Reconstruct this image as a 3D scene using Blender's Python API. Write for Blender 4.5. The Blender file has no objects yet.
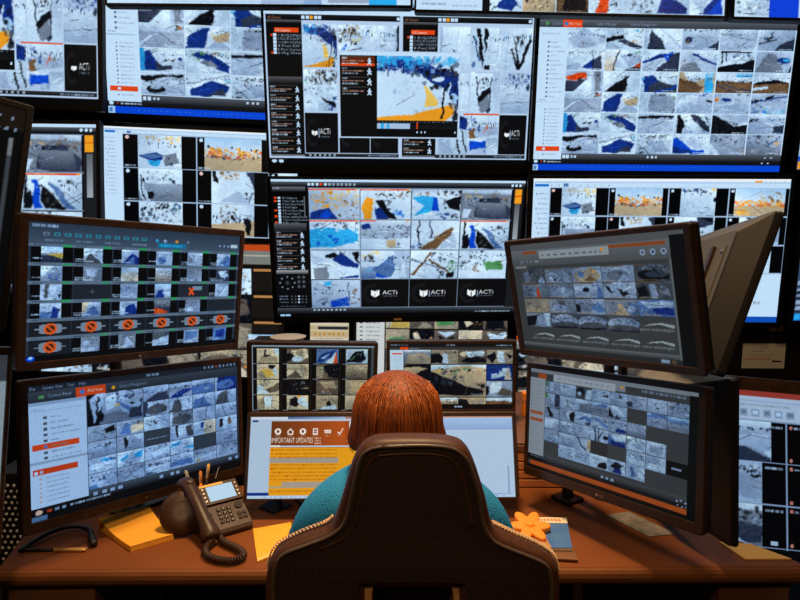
import bpy, bmesh, math
import numpy as np
from mathutils import Vector, Matrix, Euler

scene = bpy.context.scene
COL = scene.collection
R_ = math.radians
RNG = np.random.RandomState

# ------------------------------------------------------------------ pictures shown on the screens
PAL = dict(w=(.755, .872, .975), l=(.63, .74, .87), m=(.55, .64, .76), g=(.44, .50, .58), d=(.17, .21, .30), k=(.05, .06, .09),
           b=(.06, .18, .50), B=(.03, .27, .80), c=(.16, .66, .92), o=(.93, .62, .14), r=(.86, .27, .08), n=(.42, .32, .22),
           t=(.72, .66, .54), G=(.30, .55, .34), y=(.90, .76, .36), s=(.62, .80, .96), x=(.28, .31, .35), e=(.60, .57, .50),
           a=(.36, .33, .30), i=(.80, .77, .68), u=(.20, .24, .30), W=(.93, .95, .97), p=(.30, .45, .68))
_glyph = {}


def text_tris(s):
    """outline of a line of lettering, as triangles one unit high"""
    if s not in _glyph:
        cu = bpy.data.curves.new('lettering', 'FONT')
        cu.body = s
        cu.resolution_u = 2
        ob = bpy.data.objects.new('lettering', cu)
        COL.objects.link(ob)
        dg = bpy.context.evaluated_depsgraph_get()
        me = bpy.data.meshes.new_from_object(ob.evaluated_get(dg))
        me.calc_loop_triangles()
        co = np.empty(len(me.vertices) * 3)
        me.vertices.foreach_get('co', co)
        tr = np.empty(len(me.loop_triangles) * 3, dtype=np.int32)
        me.loop_triangles.foreach_get('vertices', tr)
        _glyph[s] = co.reshape(-1, 3)[:, :2][tr.reshape(-1, 3)]
        bpy.data.objects.remove(ob)
        bpy.data.curves.remove(cu)
        bpy.data.meshes.remove(me)
    return _glyph[s]


def vnoise(h, w, cell, seed):
    r = RNG(seed)
    gh, gw = int(h / cell) + 3, int(w / cell) + 3
    g = r.rand(gh, gw)
    y = np.arange(h) / cell
    x = np.arange(w) / cell
    iy, ix = y.astype(int), x.astype(int)
    fy, fx = (y - iy)[:, None], (x - ix)[None, :]
    a = g[np.ix_(iy, ix)] * (1 - fx) + g[np.ix_(iy, ix + 1)] * fx
    b = g[np.ix_(iy + 1, ix)] * (1 - fx) + g[np.ix_(iy + 1, ix + 1)] * fx
    return a * (1 - fy) + b * fy


class Cv:
    """a picture of W x H units, s samples to the unit"""

    def __init__(c, W, H, s, bg=(0, 0, 0)):
        c.W, c.H, c.s = W, H, s
        c.a = np.empty((int(round(H * s)), int(round(W * s)), 3))
        c.a[:] = PAL.get(bg, bg) if isinstance(bg, str) else bg

    def col(c, k):
        return np.array(PAL[k] if isinstance(k, str) else k, float)

    def rect(c, x0, y0, x1, y1, k, al=1.):
        s = c.s
        X0, Y0, X1, Y1 = [int(round(v * s)) for v in (x0, y0, x1, y1)]
        X1 = max(X1, X0 + 1)
        Y1 = max(Y1, Y0 + 1)
        q = c.a[max(Y0, 0):max(Y1, 0), max(X0, 0):max(X1, 0)]
        q[:] = q * (1 - al) + c.col(k) * al

    def poly(c, pts, k, al=1.):
        P = np.array(pts, float) * c.s
        h, w = c.a.shape[:2]
        x0, y0 = np.maximum(np.floor(P.min(0)).astype(int), 0)
        x1, y1 = np.minimum(np.ceil(P.max(0)).astype(int) + 1, (w, h))
        if x1 <= x0 or y1 <= y0:
            return
        X, Y = np.meshgrid(np.arange(x0, x1) + .5, np.arange(y0, y1) + .5)
        m = np.zeros(X.shape, bool)
        for i in range(len(P)):
            (ax, ay), (bx, by) = P[i - 1], P[i]
            if ay != by:
                m ^= ((ay > Y) != (by > Y)) & (X < (bx - ax) * (Y - ay) / (by - ay) + ax)
        q = c.a[y0:y1, x0:x1]
        q[m] = q[m] * (1 - al) + c.col(k) * al

    def ell(c, cx, cy, rx, ry, k, al=1.):
        t = np.linspace(0, 2 * np.pi, 22)[:-1]
        c.poly(np.stack([cx + rx * np.cos(t), cy + ry * np.sin(t)], 1), k, al)

    def line(c, x0, y0, x1, y1, t, k, al=1.):
        d = np.array([y1 - y0, x0 - x1], float)
        d *= t / 2 / (np.hypot(*d) + 1e-9)
        c.poly([(x0 + d[0], y0 + d[1]), (x1 + d[0], y1 + d[1]), (x1 - d[0], y1 - d[1]), (x0 - d[0], y0 - d[1])], k, al)

    def grad(c, x0, y0, x1, y1, ka, kb, horiz=False):
        s = c.s
        X0, Y0, X1, Y1 = [max(int(round(v * s)), 0) for v in (x0, y0, x1, y1)]
        q = c.a[Y0:Y1, X0:X1]
        if q.size:
            t = np.linspace(0, 1, q.shape[1] if horiz else q.shape[0])
            t = t[None, :, None] if horiz else t[:, None, None]
            q[:] = c.col(ka) * (1 - t) + c.col(kb) * t

    def dash(c, x0, y0, x1, h, k, seed=0, al=.8, gap=.28):
        """a line of writing too small to read"""
        r = RNG(seed + int(y0 * 7))
        x = x0
        while x < x1:
            l = min(h * (.6 + 2.2 * r.rand()), x1 - x)
            c.rect(x, y0, x + l, y0 + h, k, al * (.55 + .45 * r.rand()))
            x += l + h * (gap + gap * r.rand())

    def text(c, x, y, h, s, k, al=1., w=None):
        """lettering h units tall standing on y"""
        T = text_tris(s)
        sc = h / .70
        sx = sc * .74 if w is None else w / (T[..., 0].max() + 1e-6)
        f = 3 * c.s
        Q = np.stack([(T[..., 0] * sx + x) * f, (y - T[..., 1] * sc) * f], -1)
        lo = np.floor(Q.reshape(-1, 2).min(0) / 3).astype(int) * 3
        hi = np.ceil(Q.reshape(-1, 2).max(0) / 3).astype(int) * 3 + 3
        m = np.zeros((hi[1] - lo[1], hi[0] - lo[0]), bool)
        for t in Q:
            t = t - lo
            a, b = np.floor(t.min(0)).astype(int), np.ceil(t.max(0)).astype(int) + 1
            X, Y = np.meshgrid(np.arange(a[0], b[0]) + .5, np.arange(a[1], b[1]) + .5)
            e = [(t[(i + 1) % 3][0] - t[i][0]) * (Y - t[i][1]) - (t[(i + 1) % 3][1] - t[i][1]) * (X - t[i][0]) for i in range(3)]
            ins = ((e[0] >= 0) & (e[1] >= 0) & (e[2] >= 0)) | ((e[0] <= 0) & (e[1] <= 0) & (e[2] <= 0))
            v = m[a[1]:b[1], a[0]:b[0]]
            v |= ins[:v.shape[0], :v.shape[1]]
        cov = m.reshape(m.shape[0] // 3, 3, m.shape[1] // 3, 3).mean((1, 3))[..., None] * al
        x0, y0 = lo // 3
        h_, w_ = c.a.shape[:2]
        X0, Y0 = max(x0, 0), max(y0, 0)
        X1, Y1 = min(x0 + cov.shape[1], w_), min(y0 + cov.shape[0], h_)
        if X1 > X0 and Y1 > Y0:
            cv = cov[Y0 - y0:Y1 - y0, X0 - x0:X1 - x0]
            q = c.a[Y0:Y1, X0:X1]
            q[:] = q * (1 - cv) + c.col(k) * cv

    def tile(c, x, y, w, h, spec, seed=0, stamp=True, grain=.10, tint=None):
        """one camera picture: background letter; polygons; ~speckle; /line; *ellipse; ^gradient (0-100 each way)"""
        X = lambda v: x + w * v / 100
        Y = lambda v: y + h * v / 100
        ops = spec.split(';')
        c.rect(x, y, x + w, y + h, ops[0].strip())
        r = RNG(seed + 11)
        for op in ops[1:]:
            op = op.strip()
            if not op:
                continue
            if op[0] == '~':
                f = op[2:].split()
                x0, y0, x1, y1 = map(float, f[:4])
                n = int(f[4]) if len(f) > 4 else 14
                for _ in range(int(n * 2.2)):
                    px, py = r.uniform(x0, x1), r.uniform(y0, y1)
                    z = r.rand() ** 2
                    a, b = .8 + 4.2 * z, 1.2 + 5.5 * z * r.uniform(.5, 1.4)
                    an = r.uniform(0, 3.14)
                    q = []
                    for j in range(5):
                        t = an + j * 1.2566
                        q.append((X(min(max(px + a * math.cos(t) * r.uniform(.5, 1.3), 0), 100)), Y(min(max(py + b * math.sin(t) * r.uniform(.5, 1.3), 0), 100))))
                    c.poly(q, op[1], r.uniform(.30, .95))
            elif op[0] == '/':
                f = op[2:].split()
                a = list(map(float, f))
                c.line(X(a[0]), Y(a[1]), X(a[2]), Y(a[3]), (a[4] if len(a) > 4 else 2.5) * w / 100, op[1])
            elif op[0] == '*':
                a = list(map(float, op[2:].split()))
                c.ell(X(a[0]), Y(a[1]), w * a[2] / 100, h * a[3] / 100, op[1])
            elif op[0] == '^':
                a = list(map(float, op[3:].split()))
                c.grad(X(a[0]), Y(a[1]), X(a[2]), Y(a[3]), op[1], op[2])
            else:
                pts = [tuple(map(float, p.split())) for p in op[2:].split(',')]
                c.poly([(X(a), Y(b)) for a, b in pts], op[0])
        s = c.s
        q = c.a[int(round(y * s)):int(round((y + h) * s)), int(round(x * s)):int(round((x + w) * s))]
        if q.size and grain:
            hh, ww = q.shape[:2]
            A = max(1.0, .085 * ww)
            B = max(.45, .014 * ww)
            yy, xx = np.mgrid[0:hh, 0:ww]
            dx = A * (vnoise(hh, ww, max(2., ww / 4.5), seed + 5) - .5) + B * (vnoise(hh, ww, 2.2, seed + 6) - .5) + .05 * ww * (vnoise(hh, ww, max(2., ww / 12), seed + 9) - .5)
            dy = A * .7 * (vnoise(hh, ww, max(2., ww / 4.5), seed + 7) - .5) + B * (vnoise(hh, ww, 1.6, seed + 8) - .5)
            fy, fx = np.clip(yy + dy, 0, hh - 1.001), np.clip(xx + dx, 0, ww - 1.001)
            iy, ix = fy.astype(int), fx.astype(int)
            ay, ax = (fy - iy)[..., None], (fx - ix)[..., None]
            jy, jx = np.minimum(iy + 1, hh - 1), np.minimum(ix + 1, ww - 1)
            w_ = (q[iy, ix] * (1 - ax) + q[iy, jx] * ax) * (1 - ay) + (q[jy, ix] * (1 - ax) + q[jy, jx] * ax) * ay
            pd = np.pad(w_, ((1, 1), (1, 1), (0, 0)), 'edge')
            q[:] = .48 * w_ + .13 * (pd[:-2, 1:-1] + pd[2:, 1:-1] + pd[1:-1, :-2] + pd[1:-1, 2:])
            ga = RNG(seed + 77)
            gx, gy = ga.uniform(-.16, .16), ga.uniform(-.02, .22)
            fall = 1 + gx * (xx / ww - .5) - gy * (yy / hh - .35)
            q *= (fall[..., None] ** np.array((1.25, 1., .75)))
            fine = (vnoise(hh, ww, 1.15, seed + 31) - .5) * (vnoise(hh, ww, max(2., ww / 6), seed + 32) ** 1.5)
            q += fine[..., None] * np.array((.30, .31, .36)) * min(1., grain / .07)
            np.clip(q, 0, 1, out=q)
            # small things scattered over the ground: kerbs, cars, bushes
            rr = RNG(seed + 99)
            if rr.rand() < .75:
                h0, sl0 = rr.uniform(.10, .34), rr.uniform(-.14, .14)
                for _ in range(rr.randint(14, 34)):
                    X0 = rr.uniform(0, 1)
                    Y0 = h0 + sl0 * (X0 - .5) + abs(rr.normal(0, .05))
                    a_, b_ = max(1, int(rr.uniform(.01, .05) * ww)), max(1, int(rr.uniform(.02, .10) * hh))
                    yi, xi = int(Y0 * hh), int(X0 * ww)
                    v_ = q[max(yi, 0):max(yi + b_, 0), xi:xi + a_]
                    if rr.rand() < .2:
                        v_[:] = v_ * .4 + .6 * np.array(PAL['wlscb'[rr.randint(5)]])
                    else:
                        v_ *= rr.uniform(.28, .75) * np.array((.95, 1., 1.12))
            for _ in range(rr.randint(3, 9)):
                X0, Y0 = rr.uniform(0, 1) * ww, rr.uniform(.15, 1) * hh
                l, sl = rr.uniform(.04, .30) * ww, rr.uniform(-.7, .7)
                kk = rr.choice([.55, .62, .72, .8, 1.22])
                for u in np.linspace(0, 1, int(l * 1.5) + 2):
                    yi, xi = int(Y0 + sl * u * l), int(X0 + u * l)
                    if 0 <= yi < hh and 0 <= xi < ww:
                        q[yi, xi] *= kk
            n = 1.25 * (vnoise(hh, ww, max(2., ww / 3), seed) - .62) + .7 * (vnoise(hh, ww, max(1.6, ww / 14), seed + 1) - .5) + .35 * (vnoise(hh, ww, 1.3, seed + 2) - .5)
            q *= 1 + 2.1 * grain * n[..., None] * np.array((1.15, 1.0, .80))
            if tint is not None:
                q *= np.array(tint)
        if stamp:
            c.dash(x + w * .58, y + h * .90, x + w * .93, h * .05, 'w', seed, .75)

    def street(c, x, y, w, h, seed, keys='lmgdbw', sky='w', **kw):
        """a street camera picture made up from a seed"""
        r = RNG(seed * 7 + 3)
        K = lambda: keys[r.randint(len(keys))]
        kind = r.randint(5)
        hz = r.randint(18, 42)
        if kind == 0:
            s = f"{K()};{sky}:0 0,100 0,100 {hz},0 {hz + r.randint(-12, 12)};~{K()} 0 {hz - 12} 100 {hz + 8} 14;d:{r.randint(0, 50)} 100,{r.randint(30, 60)} {hz + 10},{r.randint(60, 100)} {hz + 14},100 100"
        elif kind == 1:
            a = r.randint(20, 70)
            s = f"{K()};{K()}:0 100,0 {a},{r.randint(50, 90)} {hz},100 {hz + 20},100 100;{sky}:0 0,100 0,100 {hz},50 {hz - 12},0 {hz + 8};~k 0 {hz} 100 {hz + 16} 8;*{K()} {r.randint(20, 80)} {r.randint(55, 85)} 12 9"
        elif kind == 2:
            s = f"{sky};{K()}:0 100,{r.randint(0, 30)} {r.randint(10, 50)},{r.randint(40, 60)} {r.randint(0, 30)},{r.randint(50, 100)} 100;~{K()} 50 5 100 70 12;/k {r.randint(20, 80)} 0 {r.randint(20, 80)} 100 2"
        elif kind == 3:
            s = f"{K()};*{K()} 50 60 46 34;~k 0 0 100 28 14;~{K()} 10 40 90 90 10;{K()}:0 0,14 0,8 100,0 100"
        else:
            s = f"{sky};{K()}:0 {hz},100 {hz - 10},100 100,0 100;{K()}:0 100,60 {hz + 8},100 {hz + 20},100 60,50 100;~d 0 {hz - 8} 100 {hz + 4} 14;~{K()} 30 50 90 90 6"
        c.tile(x, y, w, h, s, seed, **kw)

    def logo_acti(c, x, y, w, h):
        c.rect(x, y, x + w, y + h, (.045, .05, .06))
        for i in range(14):
            t = 1.1 + i * .30
            c.ell(x + w * .24 + w * .17 * math.cos(t), y + h * .50 + h * .30 * math.sin(t), w * .05, h * .06, (.10, .105, .12), .6)
        a, b, u = x + w * .40 - w * .19, y + h * .5, w * .085
        for q in ([(0, -1), (.9, -.35), (.9, 1.0), (0, .4)], [(2, -1), (1.1, -.35), (1.1, 1.0), (2, .4)], [(.55, -.9), (1, -.55), (1.45, -.9), (1, -.2)]):
            c.poly([(a + p * u, b + k * u * .95) for p, k in q], 'W')
        c.line(x + w * .42, b - h * .11, x + w * .42, b + h * .12, w * .007, 'l')
        c.text(x + w * .45, b + h * .03, h * .145, 'ACTi', 'W', 1, w * .31)
        c.text(x + w * .45, b + h * .11, h * .045, 'Connecting Vision', 'l', .9, w * .31)

    def finish(c, mul=(1, 1, 1), grain=.035, seed=5):
        h, w = c.a.shape[:2]
        n = RNG(seed).rand(h, w) - .5
        c.a *= (1 + grain * 2 * n)[..., None]
        c.a *= np.array(mul)
        np.clip(c.a, 0, 1, out=c.a)
        return c.a


# ---- the layouts -----------------------------------------------------------
GRID36 = [
    ["w;l:0 55,40 5,100 35,100 60,60 100,20 92;^lm 25 35 75 90;~g 30 60 55 92 7", "w;k:0 48,45 32,50 46,0 68;d:32 62,50 48,100 84,88 100;~k 0 36 44 60 8;~t 50 50 95 70 6;*c 80 10 3 4", "w;d:18 0,62 100,10 100,14 50;~k 14 20 50 95 8;/l 40 0 100 90 4",
     "l;^wl 0 0 100 40;~k 2 0 98 8 8;*d 18 52 11 15;~b 10 40 28 60 4;d:72 90,100 48,100 100;~n 8 50 20 75 4", "l;^wl 0 0 100 30;/g 0 20 100 50 2;~k 0 0 40 6 5;w:88 100,100 60,100 100", "l;/d 5 70 50 45 3;/k 30 45 40 30 4;/d 36 0 38 55 2;~k 10 40 30 55 5;d:45 100,62 70,100 38,100 100"],
    ["w;b:40 92,68 38,74 92;d:70 42,90 26,94 92,68 92;/k 68 0 70 92 2;~d 70 40 96 95 9;l:0 80,30 60,40 92,0 100", "w;^wi 0 0 30 100;/k 38 0 24 100 3;l:40 20,80 10,100 50,70 80;*d 66 22 9 6;r:72 92,98 55,98 92;~r 78 72 98 90 5;~G 80 4 98 16 5;d:60 92,78 80,98 88,98 100,60 100", "w;b:0 50,45 18,80 8,78 20,40 42,0 62;B:55 20,78 5,80 40,62 50;l:0 65,60 40,40 100,0 100;d:75 20,100 5,100 100,42 100",
     "l;~k 0 0 40 8 6;^wl 0 0 100 40;~n 0 45 22 100 12;b:30 10,100 60,100 70,60 42,30 20;g:5 70,40 55,60 100,0 100", "w;k:0 78,100 42,100 100,0 100;/k 6 0 10 62 4;/d 22 0 20 50 3;/k 6 0 90 4 3;~b 20 5 90 35 10;~k 80 20 100 45 8", "l;g:0 100,32 8,52 14,80 100;*b 74 42 17 14;*c 80 40 8 8;~d 55 30 95 60 8;d:90 100,100 60,100 100"],
    ["l;r:4 30,22 10,52 10,60 34,30 42,8 42;~k 10 34 55 44 6;d:0 100,0 48,60 42,22 100;^wl 55 0 72 100;w:22 100,66 20,70 100;g:76 0,96 0,98 90,80 100;~k 84 0 98 40 5", "w;k:2 100,34 56,72 20,68 60,58 100;~d 40 10 75 35 6;w:72 0,100 0,100 100,62 100;~l 0 10 30 50 4", "w;b:8 22,30 14,42 30,62 60,100 62,100 100,6 100;d:20 70,50 40,100 72,100 100,20 100;~c 2 30 12 70 6;/B 40 100 100 66 4",
     "t;w:10 0,75 0,72 30,40 55,20 30;n:0 100,0 28,40 50,68 76,60 100;~k 2 20 60 60 12;~a 5 60 60 95 8;c:74 0,97 0,95 100,70 100;^sc 74 0 96 50", "w;^sc 55 0 100 20;n:0 46,40 40,100 48,100 100,0 100;~k 0 38 100 50 24;/b 0 60 60 100 2;/b 20 58 96 92 2;~a 0 60 100 95 8", "w;k:2 46,60 34,100 50,100 62,0 60;n:0 55,100 50,100 100,0 100;~d 10 60 100 90 10;w:0 70,42 62,40 74,0 84"],
    ["m;w:0 82,26 46,30 52,0 98;^wl 0 0 100 30;~k 80 4 98 22 6;~r 86 8 96 16 3;~G 80 14 90 22 2", "w;b:0 95,6 45,40 4,55 6,38 96;~d 10 20 45 80 9;~y 60 15 98 55 10;t:60 40,98 20,98 60,70 70;l:40 96,70 60,100 90,100 100", "w;m:26 12,96 12,100 96,26 92;~g 30 30 90 85 10;~k 28 2 98 12 9;~k 90 80 100 98 4;~G 86 14 98 30 3",
     "l;w:10 10,60 4,50 40,0 60;/k 82 36 98 46 5;~d 6 8 30 26 4;/w 0 70 30 55 5;~b 50 0 80 12 5", "l;o:4 22,14 16,16 34,6 36;*b 34 32 10 9;~r 4 18 14 34 3;/w 0 60 55 50 5;/w 55 50 50 18 4;~k 60 0 100 10 6", "l;/k 0 40 60 14 6;/b 0 46 100 8 3;^wl 0 0 40 30;~c 42 62 92 96 16;~B 5 66 50 98 9;~k 10 70 40 98 5"],
    ["w;c:0 0,9 0,12 96,0 96;b:12 96,10 14,26 6,36 60,40 96;~B 12 20 34 80 6;d:34 50,52 74,72 70,70 92,36 94;~k 55 40 80 54 5;*b 92 44 5 8;l:60 60,100 50,100 90,75 90", "w;b:12 18,30 8,60 16,98 66,96 94,70 82,44 40;~G 14 8 40 44 8;~n 50 4 80 30 7;g:30 44,55 40,72 72,44 70;~d 30 40 60 60 6", "l;^ww 0 0 100 12;/k 0 22 60 16 6;/k 30 14 100 14 5;~k 60 8 98 24 6;~g 60 60 96 92 6",
     "w;k:4 6,12 4,26 64,22 96,6 96;d:42 4,64 8,96 60,98 92,80 72,56 40;~k 60 10 96 60 8;~b 20 86 96 98 8;l:24 40,44 96,30 96", "w;k:0 96,0 4,16 8,40 40,62 60,100 52,100 98;~k 4 10 60 60 14;l:40 10,100 4,100 44,66 52;~d 40 40 90 64 6;~a 10 60 70 94 6", "l;/k 4 34 22 8 5;/d 0 44 30 20 3;^wl 0 0 100 20;d:66 96,70 62,100 46,100 96;~b 70 80 100 96 3"],
    ["l;k:0 34,0 18,72 6,98 2,98 20,70 12,14 40;~k 70 4 98 26 8;*k 32 72 22 17;*l 34 64 14 9;w:70 30,96 36,60 60", "w;b:10 96,12 64,56 26,98 52,84 96;d:40 96,84 60,90 96;~c 84 14 98 34 5;/g 0 40 96 4 2", "w;~k 10 2 98 20 20;/k 26 30 70 96 2;/d 4 50 40 100 2;l:30 30,70 30,96 96,60 96;~k 0 60 24 98 9;~g 70 30 98 60 6",
     "w;B:2 96,0 20,10 14,52 78,92 80,94 98;b:2 96,0 60,48 80,60 96;~d 56 26 86 50 6;l:30 30,60 20,90 70,60 70", "m;w:0 30,30 100,0 100;~k 4 8 60 30 12;/g 10 26 96 96 2;~d 60 26 80 40 4;~t 78 70 98 96 7", "m;^mg 0 30 100 100;~k 4 4 90 16 10;~d 30 40 70 60 5;*t 84 40 7 12;/b 96 4 60 60 2;~i 4 76 40 96 5"]]


def grid36(W, H, s, full=True):
    c = Cv(W, H, s, 'w')
    X = lambda u: u * W
    Y = lambda v: v * H
    c.rect(0, 0, W, Y(.032), (.06, .065, .08))
    for i, t in enumerate(('File', 'System', 'View', 'Tool', 'Help')):
        c.text(X(.008 + .037 * i), Y(.026), Y(.016), t, 'w', .9)
    c.dash(X(.45), Y(.011), X(.50), Y(.015), 'w', 2, .8)
    c.dash(X(.84), Y(.008), X(.99), Y(.014), 'l', 3)
    c.grad(0, Y(.032), W, Y(.08), (.34, .37, .41), (.20, .22, .26))
    c.ell(X(.03), Y(.055), Y(.012), Y(.012), 'G')
    c.text(X(.05), Y(.064), Y(.018), 'Control Panel', 'm', .9)
    c.rect(X(.09), Y(.032), X(.165), Y(.08), 'r')
    c.ell(X(.103), Y(.056), Y(.013), Y(.013), 'p')
    c.text(X(.113), Y(.064), Y(.018), 'Mail View', 'W', .9)
    c.text(X(.22), Y(.064), Y(.018), 'System Manager', 'm', .8)
    c.text(X(.35), Y(.064), Y(.018), 'Camera Management', 'm', .8)
    c.dash(X(.012), Y(.115), X(.08), Y(.008), 'g', 4, .5)
    for k in range(13):
        v = .165 + .028 * k * 1.02
        c.rect(X(.035), Y(v), X(.042), Y(v + .012), 'd', .7)
        c.dash(X(.048), Y(v + .002), X(.062 + .03 * ((k * 7) % 3) / 2 + .01), Y(.008), 'g', k, .45)
    c.rect(0, Y(.545), X(.1), Y(.552), 'l')
    c.dash(X(.012), Y(.53), X(.04), Y(.008), 'g', 9, .5)
    for k in range(13):
        v = .59 + .0225 * k
        if k == 11:
            c.rect(X(.01), Y(.838), X(.102), Y(.868), 'r')
            c.rect(X(.035), Y(.846), X(.045), Y(.86), 'w')
            continue
        if k > 11:
            v = .885
        c.rect(X(.035), Y(v), X(.041), Y(v + .010), 'd', .6)
        c.dash(X(.048), Y(v + .001), X(.092), Y(.007), 'g', k, .45)
    for r in range(6):
        for k in range(6):
            c.tile(X(.112 + .1478 * k), Y(.080 + .1345 * r), X(.1445), Y(.130), GRID36[r][k], r * 6 + k + 40)
    c.grad(X(.112), Y(.886), W, Y(.945), (.30, .33, .37), (.08, .09, .11))
    c.grad(0, Y(.925), W, Y(.956), (.09, .10, .12), (.05, .06, .08))
    for u in (.118, .132):
        c.rect(X(u), Y(.893), X(u + .010), Y(.914), 'w')
    for u in (.15, .163, .455, .473, .488):
        c.rect(X(u), Y(.896), X(u + .008), Y(.910), 'w', .9)
    for u in (.93, .955):
        c.rect(X(u), Y(.90), X(u + .008), Y(.908), 'l')
        c.rect(X(u - .01), Y(.935), X(u - .002), Y(.943), 'l')
    c.ell(X(.012), Y(.938), Y(.012), Y(.011), 'w')
    c.rect(X(.03), Y(.933), X(.036), Y(.944), 'r', .8)
    c.rect(X(.042), Y(.933), X(.050), Y(.944), 'w', .8)
    c.dash(X(.057), Y(.934), X(.112), Y(.010), 'w', 8)
    c.rect(0, Y(.956), W, H, (.03, .27, .82))
    c.dash(X(.1), Y(.972), X(.9), Y(.004), 's', 5, .4, 3)
    c.rect(0, Y(.958), X(.022), H, 's')
    c.rect(X(.005), Y(.966), X(.015), Y(.99), 'p')
    return c.finish()


def app_rows(c, x0, x1, y0, n, pitch, seed, hot=-1):
    for k in range(n):
        y = y0 + k * pitch
        if k == hot:
            c.rect(x0, y, x1, y + pitch * .9, (.35, .14, .06))
            c.rect(x0, y + pitch * .75, x1, y + pitch * .95, 'r')
        c.rect(x0, y, x0 + (x1 - x0) * .86, y + pitch * .12, (.25, .25, .27), .6)
        c.dash(x0 + 1, y + pitch * .15, x0 + (x1 - x0) * .18, pitch * .14, 'w', seed + k)
        c.dash(x0 + 1, y + pitch * .40, x0 + (x1 - x0) * .66, pitch * .14, (.80, .62, .55), seed + k + 40)
        c.dash(x0 + 1, y + pitch * .65, x0 + (x1 - x0) * .50, pitch * .15, 'w', seed + k + 80)
        mx = x0 + (x1 - x0) * .84
        c.ell(mx, y + pitch * .30, pitch * .09, pitch * .11, 'w')
        c.line(mx, y + pitch * .38, mx, y + pitch * .62, pitch * .18, 'w')
        c.line(mx, y + pitch * .6, mx - pitch * .18, y + pitch * .85, pitch * .12, 'w')
        c.line(mx, y + pitch * .6, mx + pitch * .18, y + pitch * .85, pitch * .12, 'w')
        c.line(mx - pitch * .22, y + pitch * .45, mx + pitch * .22, y + pitch * .52, pitch * .10, 'w')


WHITEOUT = ["w;l:0 0,8 0,4 100,0 100;~k 42 50 58 90 12;/l 60 0 50 100 2;~g 40 60 60 90 5", "w;k:14 4,26 2,42 76,34 84;k:40 2,54 2,50 50,44 60;/d 2 20 40 96 4;/b 10 30 26 80 3;*p 6 88 6 8;k:48 90,62 88,68 100,46 100;/l 96 0 88 70 4;~g 40 20 70 80 6", "w;k:52 96,40 40,36 20,60 86,92 16,96 30,64 100;/k 30 50 50 90 5;~k 44 20 76 50 12;~g 30 30 60 60 6;/l 20 0 10 100 3",
            "w;/k 12 0 22 100 7;/d 30 20 36 100 4;/g 3 0 8 90 3;~k 8 30 40 96 8;*G 26 8 4 6", "w;k:24 62,66 34,72 46,30 84;g:30 74,62 54,70 96,34 98;~k 30 10 60 40 8;/d 70 10 66 90 4;/k 20 10 30 80 3;d:56 92,76 84,74 98,60 100;^lw 74 0 100 100", "l;^wl 0 30 100 90;~b 20 4 98 36 18;~k 10 0 90 20 8;/g 0 76 100 70 2;*d 92 36 5 10",
            "w;b:16 4,60 0,96 10,96 40,60 34,20 20;~k 10 0 98 30 14;/k 60 40 74 100 5;/k 78 40 98 96 4;l:0 60,40 50,50 100,0 100", "l;^ww 0 0 100 30;~b 2 4 36 40 12;n:2 40,20 34,24 62,4 64;~r 54 30 70 44 4;~n 70 24 98 50 7;w:0 62,100 50,100 70,0 78;B:4 68,62 66,54 84,10 88;~b 4 70 60 92 10;^lw 60 60 100 100"]
SNOW = "w;~l 20 30 80 90 12;~s 0 0 100 22 14;b:4 4,60 8,98 30,100 60,98 78,84 50,50 24,8 18;~b 0 0 80 26 40;~d 40 10 100 40 26;~p 0 0 70 22 24;~c 0 0 40 20 12;~k 60 20 98 50 14;*s 93 66 4 10;y:58 44,61 44,76 72,75 77,60 79;o:0 97,45 91,78 79,92 73,91 90,84 100,0 100;~k 88 56 99 98 8;/k 84 40 78 98 2;/w 86 40 90 80 2"


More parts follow.
